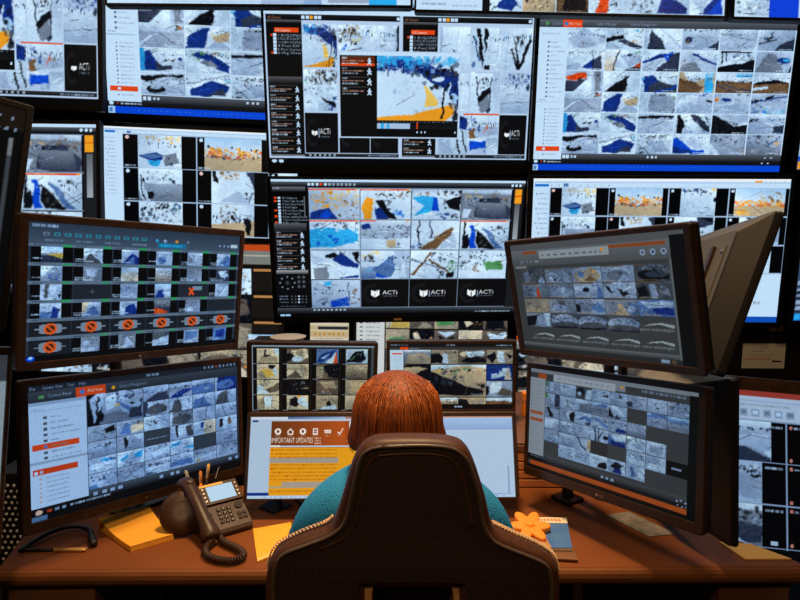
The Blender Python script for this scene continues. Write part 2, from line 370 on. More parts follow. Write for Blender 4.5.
def acti_windows(W, H, s):
    c = Cv(W, H, s, (.02, .025, .035))
    # units follow a 268 x 157 picture
    sc = W / 268.
    S = lambda *v: [t * sc for t in v]
    c.rect(*S(0, 0, 268, 150.5), (.70, .80, .92))
    c.rect(*S(0, 0, 268, 5.5), 'w')
    c.dash(*S(4, 2, 60), sc * 1.4, 'm', 3, .5)
    DK = (.045, .05, .055)
    for x0, x1, sd in ((2, 134, 3), (137, 266, 9)):
        c.grad(*S(x0, 5.5, x1, 11.5), (.10, .11, .13), (.05, .05, .06))
        c.text(*S(x0 + 2, 10.3, 2.6), 'All Camera', (.85, .55, .35))
        for i in range(5):
            c.rect(*S(x0 + 35 + 4.1 * i, 6.6, x0 + 38 + 4.1 * i, 10.2), 'o' if i == 2 else 'w')
        c.ell(*S(x1 - 2, 8.5, 1.6, 1.6), 'w')
        c.rect(*S(x0, 11.5, x0 + 35, 149), DK)
        c.grad(*S(x0, 11.5, x0 + 34, 14), (.35, .36, .38), (.16, .17, .18))
        c.rect(*S(x0 + 8, 19, x0 + 32, 23.2), 'r')
        c.text(*S(x0 + 9, 22.5, 2.8), 'All Cameras', 'W', .9)
        for k, t in enumerate(('1 BUILDING', '2 SOUTH GATE EAST', '3 NORTHWEST BUILDING', '4 Pool SW', '5 Pool Camera East', '6 Pkg West')):
            y = 27.2 + 3.45 * k
            c.rect(*S(x0 + 7, y - 2.6, x0 + 9.6, y), 'w')
            c.text(*S(x0 + 11, y, 2.3), t, 'w', .85, sc * (12 + 1.2 * len(t) * .9))
            if k in (0, 5):
                c.ell(*S(x0 + 5.3, y - 1.2, 1.1, 1.1), 'r')
        c.grad(*S(x0, 67, x0 + 34, 74), (.30, .31, .33), (.10, .10, .11))
        app_rows(c, *S(x0 + 1, x0 + 34, 75), 8, 8.9 * sc, 50 + sd)
        c.rect(*S(x0, 147, x0 + 34, 149), (.4, .42, .46))
        c.grad(*S(x0 + 35, 145.5, x1, 149.5), (.20, .22, .25), (.05, .05, .06))
        for i in range(6):
            c.rect(*S(x0 + 39 + 5 * i, 146.5, x0 + 41 + 5 * i, 148.5), 'w', .7)
        c.dash(*S(x1 - 32, 147, x1 - 3), sc * 1.2, 'l', 5)
    rows, hs = (15, 59.5, 103), 42
    colsL, colsR = (37.5, 72.5, 104.5), (174.5, 206.5, 237.5)
    c.tile(*S(37.5, rows[0], 33.5, hs), SNOW, 3, False, .03)
    c.tile(*S(72.5, rows[0], 31, hs), "w;~n 4 0 70 40 26;~k 4 2 60 44 18;~y 30 4 74 40 10;~B 10 44 40 66 8;~l 0 50 100 100 8;/d 30 60 80 52 3", 4, False)
    c.tile(*S(104.5, rows[0], 28.5, hs), "w;^wl 50 0 100 100;~l 10 20 60 80 5;k:94 0,100 0,100 100,98 100;/d 96 0 96 100 5", 5, False)
    c.tile(*S(37.5, rows[1], 33.5, hs), "w;~n 4 0 98 30 12;~k 2 2 98 34 26;/k 50 0 50 34 2;~d 4 40 98 64 8;k:44 64,96 78,96 92,60 74;~b 70 60 98 96 8;~G 4 20 10 34 3", 6, False)
    for k in range(6):
        r, q = divmod(k, 3)
        c.tile(*S(colsR[q], rows[r], 30, hs), WHITEOUT[k], 20 + k, False, .05)
        if r:
            c.rect(*S(colsR[q] + 4, rows[r], colsR[q] + 28, rows[r] + 1.2), 'l', .8)
    c.tile(*S(174.5, rows[2], 30.5, hs), WHITEOUT[6], 30, False, .05)
    c.tile(*S(205, rows[2], 32, hs), WHITEOUT[7], 31, False, .05)
    c.rect(*S(200, rows[2] - 1, 237, rows[2] + .6), 'r', .8)
    c.logo_acti(*S(237.8, rows[2], 28.5, hs))
    c.logo_acti(*S(37.5, rows[2], 33.5, hs))
    c.logo_acti(*S(72.5, rows[2], 31, hs))
    c.logo_acti(*S(104.5, rows[2], 28.5, hs))
    # the smaller window lying over both
    c.rect(*S(72.5, 40, 196, 129), (.72, .82, .93))
    c.rect(*S(73.5, 41, 195, 44.5), 'w')
    c.rect(*S(74, 44.5, 194.5, 127.5), DK)
    app_rows(c, *S(75, 109, 45), 4, 10.2 * sc, 7, hot=0)
    c.tile(*S(111.5, 44.5, 83, 65.5), SNOW+ ";~c 0 0 100 10 30;*w 76 34 4 4", 12, False, .02)
    c.grad(*S(111.5, 110, 194.5, 118.5), (.04, .05, .06), (.08, .09, .10))
    c.dash(*S(113, 111, 190), sc * 1, 'l', 8, .7, 1.5)
    c.rect(*S(111.5, 113, 145, 118.5), 'l')
    for x in (115, 121):
        c.rect(*S(x, 113, x + 3, 118.5), 'c')
    c.rect(*S(152, 112, 153.2, 118.5), 'r')
    for x in (152, 156, 160, 191):
        c.rect(*S(x, 121, x + 1.4, 123), 'w')
    for x in (5, 12):
        c.ell(*S(x, 154, 2.4, 1.7), 'w')
    c.rect(*S(0, 151.5, 18, 152), (.2, .22, .25))
    return c.finish(seed=8)


GRID16 = ["l;^wl 0 0 100 30;~t 2 4 98 70 26;~o 6 10 70 66 26;~y 30 4 98 50 20;b:0 100,2 74,40 60,56 100;B:22 90,34 66,46 80,36 98;~n 60 40 98 96 10;~w 60 40 98 90 8", "w;~n 30 0 98 26 12;~k 26 8 98 34 14;o:6 100,4 50,12 24,24 30,26 70,22 100;~o 2 30 26 98 16;b:28 70,42 62,56 100,34 100;k:30 40,42 38,70 96,56 98;w:50 50,72 36,98 60,90 70;~B 66 68 86 86 8;~c 66 66 86 84 5;~k 30 36 60 70 8",
          "w;^lw 0 0 100 20;~n 10 2 98 24 12;~k 50 4 98 20 10;c:2 22,46 24,40 72,2 86,24 54;B:40 24,50 30,54 70,42 70;k:70 40,98 20,98 70,74 60;~k 62 30 98 64 12;~b 40 74 76 96 6;~k 78 78 98 98 5", "g;^wl 0 0 100 14;~n 60 6 98 36 14;~t 2 6 40 30 12;d:28 96,36 30,76 24,98 60,98 96;^gd 34 40 90 96;w:2 60,24 66,14 96,2 96;~l 4 30 28 56 6",
          "w;~d 0 2 98 22 16;~l 0 14 98 30 8;c:0 34,40 24,80 30,98 48,98 70,70 86,20 94,0 90;^cc 0 40 60 88;~B 10 40 90 84 10;~c 4 30 96 80 26;~w 10 28 70 36 4", "l;^wm 0 0 100 50;~g 4 20 98 64 20;~d 20 40 98 66 14;~G 4 10 36 66 6;b:2 10,18 8,20 24,4 26;w:0 60,60 66,100 60,100 100,0 100;t:50 70,70 66,70 92,52 94;~k 70 70 80 90 3", "w;/k 16 0 18 80 3;/d 40 0 40 60 2;~l 2 10 90 60 10;n:18 96,70 34,88 20,84 60,50 98;~a 40 40 80 80 8;~y 50 40 70 60 4;~d 14 80 40 98 5;~p 2 76 20 98 8;l:60 96,90 40,98 96;~w 80 60 92 96 3", "w;/k 6 0 4 90 4;k:2 60,12 46,22 70,14 96,2 96;B:16 20,24 18,36 96,20 96;k:30 30,44 40,60 70,76 96,40 98,32 60;~a 40 50 76 90 8;p:44 20,56 30,90 96,76 96;~l 60 10 98 60 8;~k 60 20 96 40 8",
          "w;/k 30 20 50 14 5;k:30 22,50 16,60 26,40 30;b:42 36,60 10,98 50,98 60,60 50;k:84 8,98 4,98 50;~k 60 4 98 20 6;g:4 100,4 60,34 56,34 96;l:0 10,30 30,4 50;b:50 96,98 86,98 98", "w;~k 4 14 28 40 10;~y 2 6 40 30 6;B:4 96,10 60,40 54,56 96;^lp 0 60 30 100;p:20 70,66 16,80 30,60 96;l:66 0,100 0,100 100,80 100;w:76 96,88 34,96 96;~c 8 66 24 80 4", "w;/n 2 84 44 8 5;/n 40 30 90 90 4;/g 2 30 60 60 3;~d 44 6 98 60 22;~G 76 34 98 76 14;~l 20 50 70 96 8;k:74 80,90 70,92 96,76 96;~k 54 60 70 96 6", "w;~k 2 4 60 50 16;~G 50 40 90 70 14;G:56 46,88 40,92 72,58 70;~n 24 34 40 80 6;/w 48 0 50 96 3;~d 2 50 20 70 4;w:0 76,100 74,100 100,0 100",
          "l;~g 2 6 60 96 26;~d 6 20 40 90 12;~w 4 4 60 60 14;c:26 6,44 4,40 20,28 18;B:40 76,72 60,78 96,40 96;~p 44 64 80 90 8;/d 74 8 76 70 2;~w 60 50 98 96 10;~n 80 20 98 90 8"]


def acti_grid(W, H, s):
    c = Cv(W, H, s, (.04, .045, .055))
    sc = W / 256.
    S = lambda *v: [t * sc for t in v]
    c.rect(*S(0, 0, 256, 2.8), 'w')
    c.grad(*S(0, 2.8, 256, 7), (.30, .34, .38), (.10, .11, .13))
    for i in range(12):
        c.rect(*S(36 + 4.1 * i, 4, 38.6 + 4.1 * i, 6.4), 'r' if i == 3 else 'w', 1 if i < 5 else .6)
    for x in (243, 247, 251):
        c.ell(*S(x, 5, 1.3, 1.3), 'w')
    c.grad(*S(1, 7.5, 34, 12), (.40, .42, .45), (.15, .16, .18))
    c.dash(*S(2, 8.5, 8), sc, 'w', 2)
    c.rect(*S(1, 12, 34, 44), (.02, .02, .025))
    for k, t in enumerate(('All Cameras', '1 Pool East South', '2 Pool Entry North', '3 Pool Gate', '4 Front Entry Gate', '5 Front Gate 2', '6 East Landing South', '7 North Gate Entrance', '8 All Landing')):
        y = 19.5 + 3.1 * k
        c.rect(*S(6, y - 2.2, 8.6, y), 'w')
        c.text(*S(10.5, y, 2.1), t, 'w', .9, sc * (4 + .98 * len(t)))
        if k in (0, 1, 4, 6, 8):
            c.rect(*S(2.8, y - 2.2, 5, y), 'r')
    c.rect(*S(32, 17, 33.4, 38), (.35, .37, .4))
    c.grad(*S(1, 44, 34, 51), (.32, .34, .37), (.12, .12, .14))
    app_rows(c, *S(2, 34, 51.5), 5, 8.3 * sc, 21)
    c.grad(*S(1, 92.5, 34, 96), (.6, .63, .66), (.3, .32, .34))
    c.rect(*S(1, 96, 34, 134), (.035, .04, .05))
    for i in range(8):
        t = i * .785
        c.ell(*S(12 + 7.5 * math.cos(t), 106 + 6.5 * math.sin(t), .9, .9), 'g')
    c.ell(*S(12, 106, 2, 2), (.2, .22, .25))
    for q in range(6):
        c.ell(*S(24 + 5 * (q % 2), 100 + 5 * (q // 2), 1.6, 1.6), (.28, .31, .35))
    for q in range(3):
        c.dash(*S(3, 120 + 3.3 * q, 12), sc, 'm', q)
        for i in range(5):
            c.ell(*S(16 + 3.7 * i, 120.6 + 3.3 * q, .9, .9), 'w' if i == 2 else 'x')
    c.dash(*S(3, 131, 30), sc, 'g', 6)
    for k in range(16):
        r, q = divmod(k, 4)
        x, y, w, h = S(37 + 51.7 * q, 9.6 + 31.2 * r, 50.4, 30)
        if k < 13:
            c.tile(x, y, w, h, GRID16[k], 60 + k, False, .05)
        else:
            c.logo_acti(x, y, w, h)
        if k in (0, 1, 7) or k in (4, 5):
            c.rect(x, y - sc * .9, x + w * (.92 if k != 5 else .3), y + sc * 1.1, 'r')
            c.dash(x + sc, y - sc * .4, x + w * .6, sc * .9, (.95, .8, .7), k)
            c.rect(x + w * .92, y - sc * .8, x + w * .98, y + sc, 'o')
    for r in range(5):
        c.rect(*S(36, 8.4 + 31.2 * r, 244, 9.2 + 31.2 * r), 'm', .8)
    for q in range(1, 4):
        c.rect(*S(36 + 51.7 * q, 9, 36.8 + 51.7 * q, 134), 'm', .8)
    c.rect(*S(244.5, 8, 255, 134), (.10, .11, .13))
    c.rect(*S(246, 9, 253, 23), 'o')
    c.rect(*S(246, 15, 253, 16), 'r')
    c.grad(*S(247, 24, 252, 60), (.35, .37, .40), (.6, .64, .68))
    c.grad(*S(0, 134, 256, 140), (.25, .28, .32), (.05, .06, .07))
    for i in range(8):
        c.rect(*S(38 + 4.6 * i, 135, 40.6 + 4.6 * i, 136.6), 'w', .7)
    c.dash(*S(212, 138, 250), sc * 1.1, 'w', 4)
    c.rect(*S(0, 140, 256, H / sc), (.02, .02, .03))
    for x in (3, 9):
        c.rect(*S(x, 140.8, x + 5, 142.8), 's')
    return c.finish(seed=9)


PARK = ["w;~t 2 2 98 18 16;~y 70 4 98 22 6;b:0 62,40 50,66 62,40 84;p:2 60,36 54,60 60,30 72;c:20 78,50 74,46 94,30 96;g:52 60,90 50,98 84,60 96;/w 60 60 46 98 3;~d 60 56 98 90 10", "w;^sw 0 0 100 34;t:0 62,100 56,100 100,0 100;~o 0 30 100 58 60;~r 0 40 100 60 24;~n 0 46 100 62 14;~d 0 60 60 66 8", "w;~d 0 2 74 14 18;~b 4 2 60 14 8;~y 84 0 98 10 5;*k 97 40 4 8;/l 60 98 92 72 2;~l 0 40 60 96 4;k:60 100,98 96,98 100", "w;^sw 0 0 100 40;~t 44 10 98 44 10;t:0 62,100 60,100 100,0 100;~o 0 42 100 64 54;~r 0 50 100 64 16;~n 70 10 98 50 14;~y 4 78 34 98 14;~o 6 80 30 96 8",
        "w;~l 6 4 96 34 14;~g 20 6 70 30 8;^mg 0 44 100 100;w:0 0,6 0,14 60,26 100,10 100,0 60;k:8 30,14 34,12 44,8 42;k:18 70,34 66,36 88,20 90;d:76 34,84 32,86 44,78 44;/k 2 20 14 96 2;~l 30 50 80 70 5", "w;~n 16 0 60 20 18;~t 20 2 70 26 16;k:0 0,8 0,14 36,6 30;d:80 2,98 0,98 50;~k 76 62 86 80 4;/g 84 98 98 60 4;l:20 96,60 60,90 96", "w;l:30 30,60 20,70 60,40 70;d:50 0,98 0,98 30,60 40;k:56 2,98 4,98 22;~n 20 40 70 80 16;~k 40 30 80 60 8;~g 10 10 40 40 6", "w;d:20 0,50 4,30 34;~k 10 0 50 40 8;l:50 20,98 30,98 90,40 80;~g 60 10 90 40 6",
        "w;~k 10 4 98 24 24;~d 4 20 98 60 28;~G 60 2 98 30 8;~p 70 4 98 30 6;~k 0 40 40 96 14", "w;~n 20 8 60 70 26;~k 30 14 60 80 16;t:0 60,100 50,100 100,0 100;~d 60 30 98 50 8;k:74 40,88 44,96 96,86 96", "w;~d 4 10 98 60 20;~n 10 30 70 90 14", "w;~d 4 10 98 60 20;~t 10 30 70 90 14"]
PARKBARS = [(.20, .21), (.10, .10), (.20, .21), (.10, .06), (.20, .20), (.20, .20), (.12, .20), (.2, .1), (.2, .2), (.2, .2), (.2, .2), (.2, .2)]


def park_page(W, H, s, rows=3, pitch=.196, empty=True, g0=.068, gw=.233):
    c = Cv(W, H, s, 'w')
    X = lambda u: u * W
    Y = lambda v: v * H
    c.rect(0, 0, W, Y(.018), 'W')
    c.dash(X(.01), Y(.02), X(.12), Y(.008), 'm', 3, .6)
    c.rect(X(.0), Y(.028), W, Y(.030), 'l')
    c.rect(X(.008), Y(.038), X(.062), Y(.058), (.05, .45, .80))
    c.rect(X(.120), Y(.036), X(.138), Y(.058), 'p')
    for i in range(9):
        c.rect(X(.07 + .028 * i), Y(.045), X(.076 + .028 * i), Y(.052), 'g', .5)
    c.rect(X(.86), Y(.012), X(.89), Y(.028), 'o')
    for i in range(5):
        c.rect(X(.90 + .018 * i), Y(.016), X(.906 + .018 * i), Y(.026), 'l')
    v = .10
    for k in range(16):
        c.rect(X(.012 + .006 * (k % 3)), Y(v), X(.018 + .006 * (k % 3)), Y(v + .012), 'g', .6)
        c.dash(X(.024 + .006 * (k % 3)), Y(v + .002), X(.060), Y(.008), 'g', k, .6)
        v += .034
    for r in range(rows):
        for q in range(4):
            i = r * 4 + q
            if g0 + gw * q > 1:
                continue
            x, y, w, h = X(g0 + gw * q), Y(.066 + pitch * r), X(gw) - 1, Y(pitch) - 1
            c.rect(x, y, x + w, y + h, (.015, .02, .03))
            a, b = PARKBARS[i]
            c.tile(x + w * a, y, w * (1 - a - b), h, PARK[i], 90 + i, False, .05)
            c.ell(x + w * .055, y + h * .09, w * .025, w * .025, 'w' if (i % 5) else (.9, .75, .75))
            c.dash(x + w * .02, y + h * .92, x + w * .18, h * .05, 'w', i)
    for r in range(rows + 1):
        c.rect(X(g0), Y(.066 + pitch * r) - 1.0, X(g0 + 4 * gw), Y(.066 + pitch * r), 'l')
    for q in range(5):
        c.rect(X(g0 + gw * q) - 1.0, Y(.066), X(g0 + gw * q), Y(.066 + pitch * rows), 'l')
    if empty:
        c.rect(X(g0), Y(.066 + pitch * rows), W, H, 'w')
        c.dash(X(.9), Y(.85), X(.925), Y(.02), 'g', 2, .6)
        c.rect(0, Y(.955), W, H, (.05, .30, .70))
    return c.finish(seed=10)


def street_wall(W, H, s):
    """page of cameras from a red-topped browser, standing low on the right"""
    c = Cv(W, H, s, (.025, .03, .04))
    X = lambda u: u * W
    Y = lambda v: v * H
    c.rect(0, 0, W, Y(.026), (.66, .24, .20))
    c.rect(0, Y(.026), W, Y(.135), (.74, .81, .90))
    c.rect(0, Y(.045), W, Y(.05), 'l')
    c.dash(X(.02), Y(.06), X(.3), Y(.012), 'g', 3, .4)
    for i in range(7):
        x = X(.104 + .031 * i)
        c.rect(x, Y(.085), x + X(.021), Y(.118), 'm', .9)
        c.rect(x + X(.004), Y(.093), x + X(.017), Y(.110), 'w' if i % 2 else 'g')
    T = ["m;^wm 0 0 100 30;d:0 100,0 84,52 62,98 88,98 100;~d 4 14 50 26 12;~w 6 12 70 30 14;~k 20 18 60 28 8;w:84 50,98 62,98 86,88 76;/l 20 10 98 30 3;l:0 40,100 40,96 70,0 66",
         "m;^lm 0 0 100 40;~w 20 4 98 22 24;~k 30 8 98 24 14;s:0 10,16 12,62 36,62 40,20 36,0 46;/W 62 38 60 84 3;/W 20 36 60 80 3;^ml 0 60 100 100;w:0 96,98 88,98 100,0 100;k:84 30,98 28,98 34,86 36",
         "g;^ww 0 0 100 16;~k 0 14 100 40 40;d:30 40,98 50,98 92,80 96,40 70;~x 40 40 98 80 20;~m 40 34 98 50 10;l:2 96,20 60,34 60,60 100;w:30 50,36 48,80 98,60 98;k:2 54,18 50,20 84,2 92;~l 2 40 30 60 8"]
    for q in range(4):
        for r in range(3):
            x, y, w, h = X(.055 + .2365 * q), Y(.140 + .186 * r), X(.2365) - 1.2, Y(.186) - 1.2
            b = .055 if r == 0 else .20
            c.rect(x, y, x + w, y + h, (.02, .022, .03))
            if q == 0:
                c.tile(x, y, w * (1 - (.17 if r == 0 else .27)), h, T[r], 120 + r, False, .06)
            else:
                c.street(x + w * .2, y, w * .6, h, 300 + q * 5 + r, stamp=False)
            c.dash(x + w * .76, y + h * .09, x + w * .96, h * .06, 'w', q + r, .9)
            c.rect(x + w * .76 + w * .06, y + h * .86, x + w * .76 + w * .14, y + h * .95, 'w', .9) if r == 2 and q == 0 else None
            c.ell(x + w * .045 + (0 if q else 0), y + h * .1, w * .02, w * .02, (.8, .5, .45)) if q else None
            c.dash(x + w * .08, y + h * .08, x + w * .3, h * .05, 'w', r + q * 3) if q else None
            c.ell(x + w * .045, y + h * .92, w * .02, w * .02, (.8, .5, .45)) if q else None
    for q in range(5):
        c.rect(X(.055 + .2365 * q) - 1.2, Y(.14), X(.055 + .2365 * q), Y(.70), 'm')
    for r in range(4):
        c.rect(X(.055), Y(.14 + .186 * r) - 1.2, W, Y(.14 + .186 * r), 'm')
    c.rect(0, Y(.135), X(.05), H, 'l')
    return c.finish((.80, .84, .88), .04, 11)


LG6 = ["g;^sw 0 0 100 40;y:30 44,100 36,100 74,60 70;d:0 50,40 50,100 80,100 100,0 100;~n 40 40 90 60 6", "m;w:0 0,100 0,100 20,0 50;x:0 100,30 30,60 40,100 100;/w 40 30 100 96 6;l:60 20,100 30,100 80", "l;b:0 100,60 20,100 50,100 100;p:20 100,70 40,80 100;^wl 0 0 100 20", "l;*p 40 60 26 28;~b 20 50 60 80 6;/w 10 20 90 80 3", "m;^lm 0 0 100 60;*g 20 60 16 20;/l 40 10 100 40 4", "l;p:0 100,80 10,100 30,100 100;/w 0 60 60 0 4",
       "m;w:0 0,60 0,10 70,0 60;~b 34 50 90 96 14;~B 40 60 80 96 8;l:60 0,100 0,100 40", "g;l:10 20,80 20,60 60,20 60;~m 10 30 90 80 6;*l 50 60 18 14", "e;^mi 0 0 100 100;l:0 0,100 0,100 30,0 40", "e;^le 0 0 100 100;~m 20 20 80 80 5", "m;^gm 0 0 100 100;~l 20 20 80 80 5", "d;w:20 20,70 10,96 60,40 70;~k 20 10 90 50 6;l:40 40,80 40,70 90",
       "l;x:20 0,40 0,30 90,16 90;w:40 10,80 20,70 70,44 60;~k 30 10 50 90 6;k:80 70,98 60,98 100", "", "m;~b 10 10 90 60 16;~d 20 10 90 50 8;l:0 60,60 70,100 96,0 100", "m;b:0 100,20 50,50 40,60 100;^sl 0 0 100 40;l:40 60,100 50,100 100", "", "l;/p 20 100 80 0 5;/w 40 100 96 10 5;~d 10 40 40 90 6",
       "l;^wl 0 0 100 50;b:50 100,60 20,90 40,86 100;p:0 100,0 60,50 60,50 100;*d 90 50 8 12", "m;l:0 0,100 0,100 60,60 20,0 80;p:10 100,60 20,100 90;i:0 0,40 0,20 60,0 80", "l;b:30 100,40 30,80 20,100 60,100 100;*w 20 60 12 20", "d;^gx 0 0 100 50;r:0 60,40 64,100 90,60 100,0 100;~o 10 64 60 96 12;~l 20 10 90 40 6", "m;^gm 0 0 100 60;w:20 60,50 60,50 90,10 90", "",
       "m;^gm 0 0 100 100;*l 30 40 20 20;~d 20 20 90 60 8;l:20 100,60 60,90 100", "g;l:30 100,40 10,90 80;~m 10 10 90 90 8;/w 50 20 90 90 3", "x;l:0 60,100 30,100 100,0 100;~b 20 10 90 40 8;*w 60 50 9 9", "m;p:10 10,90 10,90 60,10 80;~l 20 40 80 90 6", "p;b:20 20,90 10,80 80,20 70;~l 20 10 90 80 6"]


def no_signal(c, x, y, w, h):
    c.rect(x, y, x + w, y + h, (.10, .115, .14))
    cy, cx = y + h * .5, x + w * .5
    c.rect(x + w * .12, cy - h * .03, x + w * .88, cy + h * .03, (.50, .56, .62))
    c.poly([(cx - w * .27, cy - h * .24), (cx - w * .18, cy - h * .33), (cx + w * .18, cy - h * .33), (cx + w * .27, cy - h * .24),
            (cx + w * .27, cy + h * .24), (cx + w * .18, cy + h * .33), (cx - w * .18, cy + h * .33), (cx - w * .27, cy + h * .24)], (.46, .52, .58))
    c.ell(cx, cy, h * .40, h * .38, (.86, .34, .12))
    c.ell(cx, cy, h * .25, h * .24, (.20, .12, .10))
    c.line(cx - h * .24, cy - h * .22, cx + h * .24, cy + h * .22, h * .13, (.86, .34, .12))


def upper_left(W, H, s):
    c = Cv(W, H, s, (.16, .20, .25))
    X = lambda u: u * W
    Y = lambda v: v * H
    c.grad(0, 0, W, Y(.15), (.17, .22, .28), (.25, .31, .38))
    c.dash(X(.015), Y(.014), X(.11), Y(.020), 'l', 2, .9)
    for i in range(11):
        u = .055 + .041 * i
        c.rect(X(u), Y(.068), X(u + .024), Y(.094), (.15, .55, .62) if i else 'g', .85)
        c.rect(X(u + .006), Y(.074), X(u + .018), Y(.086), (.2, .3, .38))
    for i, u in enumerate((.54, .58, .64, .70)):
        c.ell(X(u), Y(.085), X(.008), Y(.013), ('c', 'l', 'o', 'g')[i], .8)
    for i in range(4):
        c.dash(X(.06 + .12 * i), Y(.118), X(.13 + .12 * i), Y(.014), 'm', i, .6)
    c.rect(X(.545), Y(.105), X(.69), Y(.140), (.07, .44, .58))
    c.dash(X(.56), Y(.115), X(.67), Y(.015), (.2, .7, .9), 5)
    for u in (.88, .905, .93):
        c.ell(X(u), Y(.10), X(.005), Y(.009), 'l', .8)
    c.rect(X(.945), Y(.085), X(.985), Y(.115), (.7, .78, .82))
    gx, gy, gw, gh = .012, .150, .163, .134
    for r in range(6):
        c.rect(0, Y(gy + gh * r), W, Y(gy + gh * r + .024), (.36, .43, .50))
        for q in range(6):
            x, y, w, h = X(gx + gw * q), Y(gy + gh * r + .024), X(gw) - .8, Y(gh - .024)
            k = r * 6 + q
            c.dash(x + w * .05, y - Y(.017), x + w * .3, Y(.009), 'd', k, .7)
            if r == 4 or (r == 5 and q == 0):
                no_signal(c, x, y, w, h)
                continue
            c.rect(x + w * .74, y - Y(.021), x + w * .96, y - Y(.004), (.16, .58, .34), .95)
            if k in (13, 23):
                c.rect(x, y, x + w, y + h, (.12, .145, .18))
                if k == 13:
                    c.line(x + w * .42, y + h * .5, x + w * .58, y + h * .5, 1, 'x')
                    c.line(x + w * .5, y + h * .35, x + w * .5, y + h * .65, 1, 'x')
                continue
            c.rect(x, y, x + w, y + h, (.03, .035, .045))
            if k == 16:
                c.rect(x, y, x + w, y + h, (.13, .15, .18))
                c.rect(x + w * .46, y + h * .15, x + w * .78, y + h * .5, (.45, .55, .62))
                c.line(x + w * .34, y + h * .3, x + w * .5, y + h * .85, w * .06, (.92, .33, .13))
                c.line(x + w * .5, y + h * .3, x + w * .34, y + h * .85, w * .06, (.92, .33, .13))
                continue
            i = k if k < 24 else 24 + (q - 1)
            if LG6[i]:
                c.tile(x + w * .24, y, w * .50, h, LG6[i], 150 + k, False, .10)
            c.dash(x + w * .03, y + h * .70, x + w * .26, h * .09, 'w', k)
            c.dash(x + w * .03, y + h * .84, x + w * .5, h * .09, 'w', k + 1) if k % 3 else None
    c.rect(0, Y(gy + gh * 6), W, H, (.035, .04, .05))
    c.ell(X(.02), Y(.975), X(.016), Y(.018), 'B')
    c.ell(X(.02), Y(.970), X(.008), Y(.009), 's')
    return c.finish((.90, .95, 1.0), .05, 12)


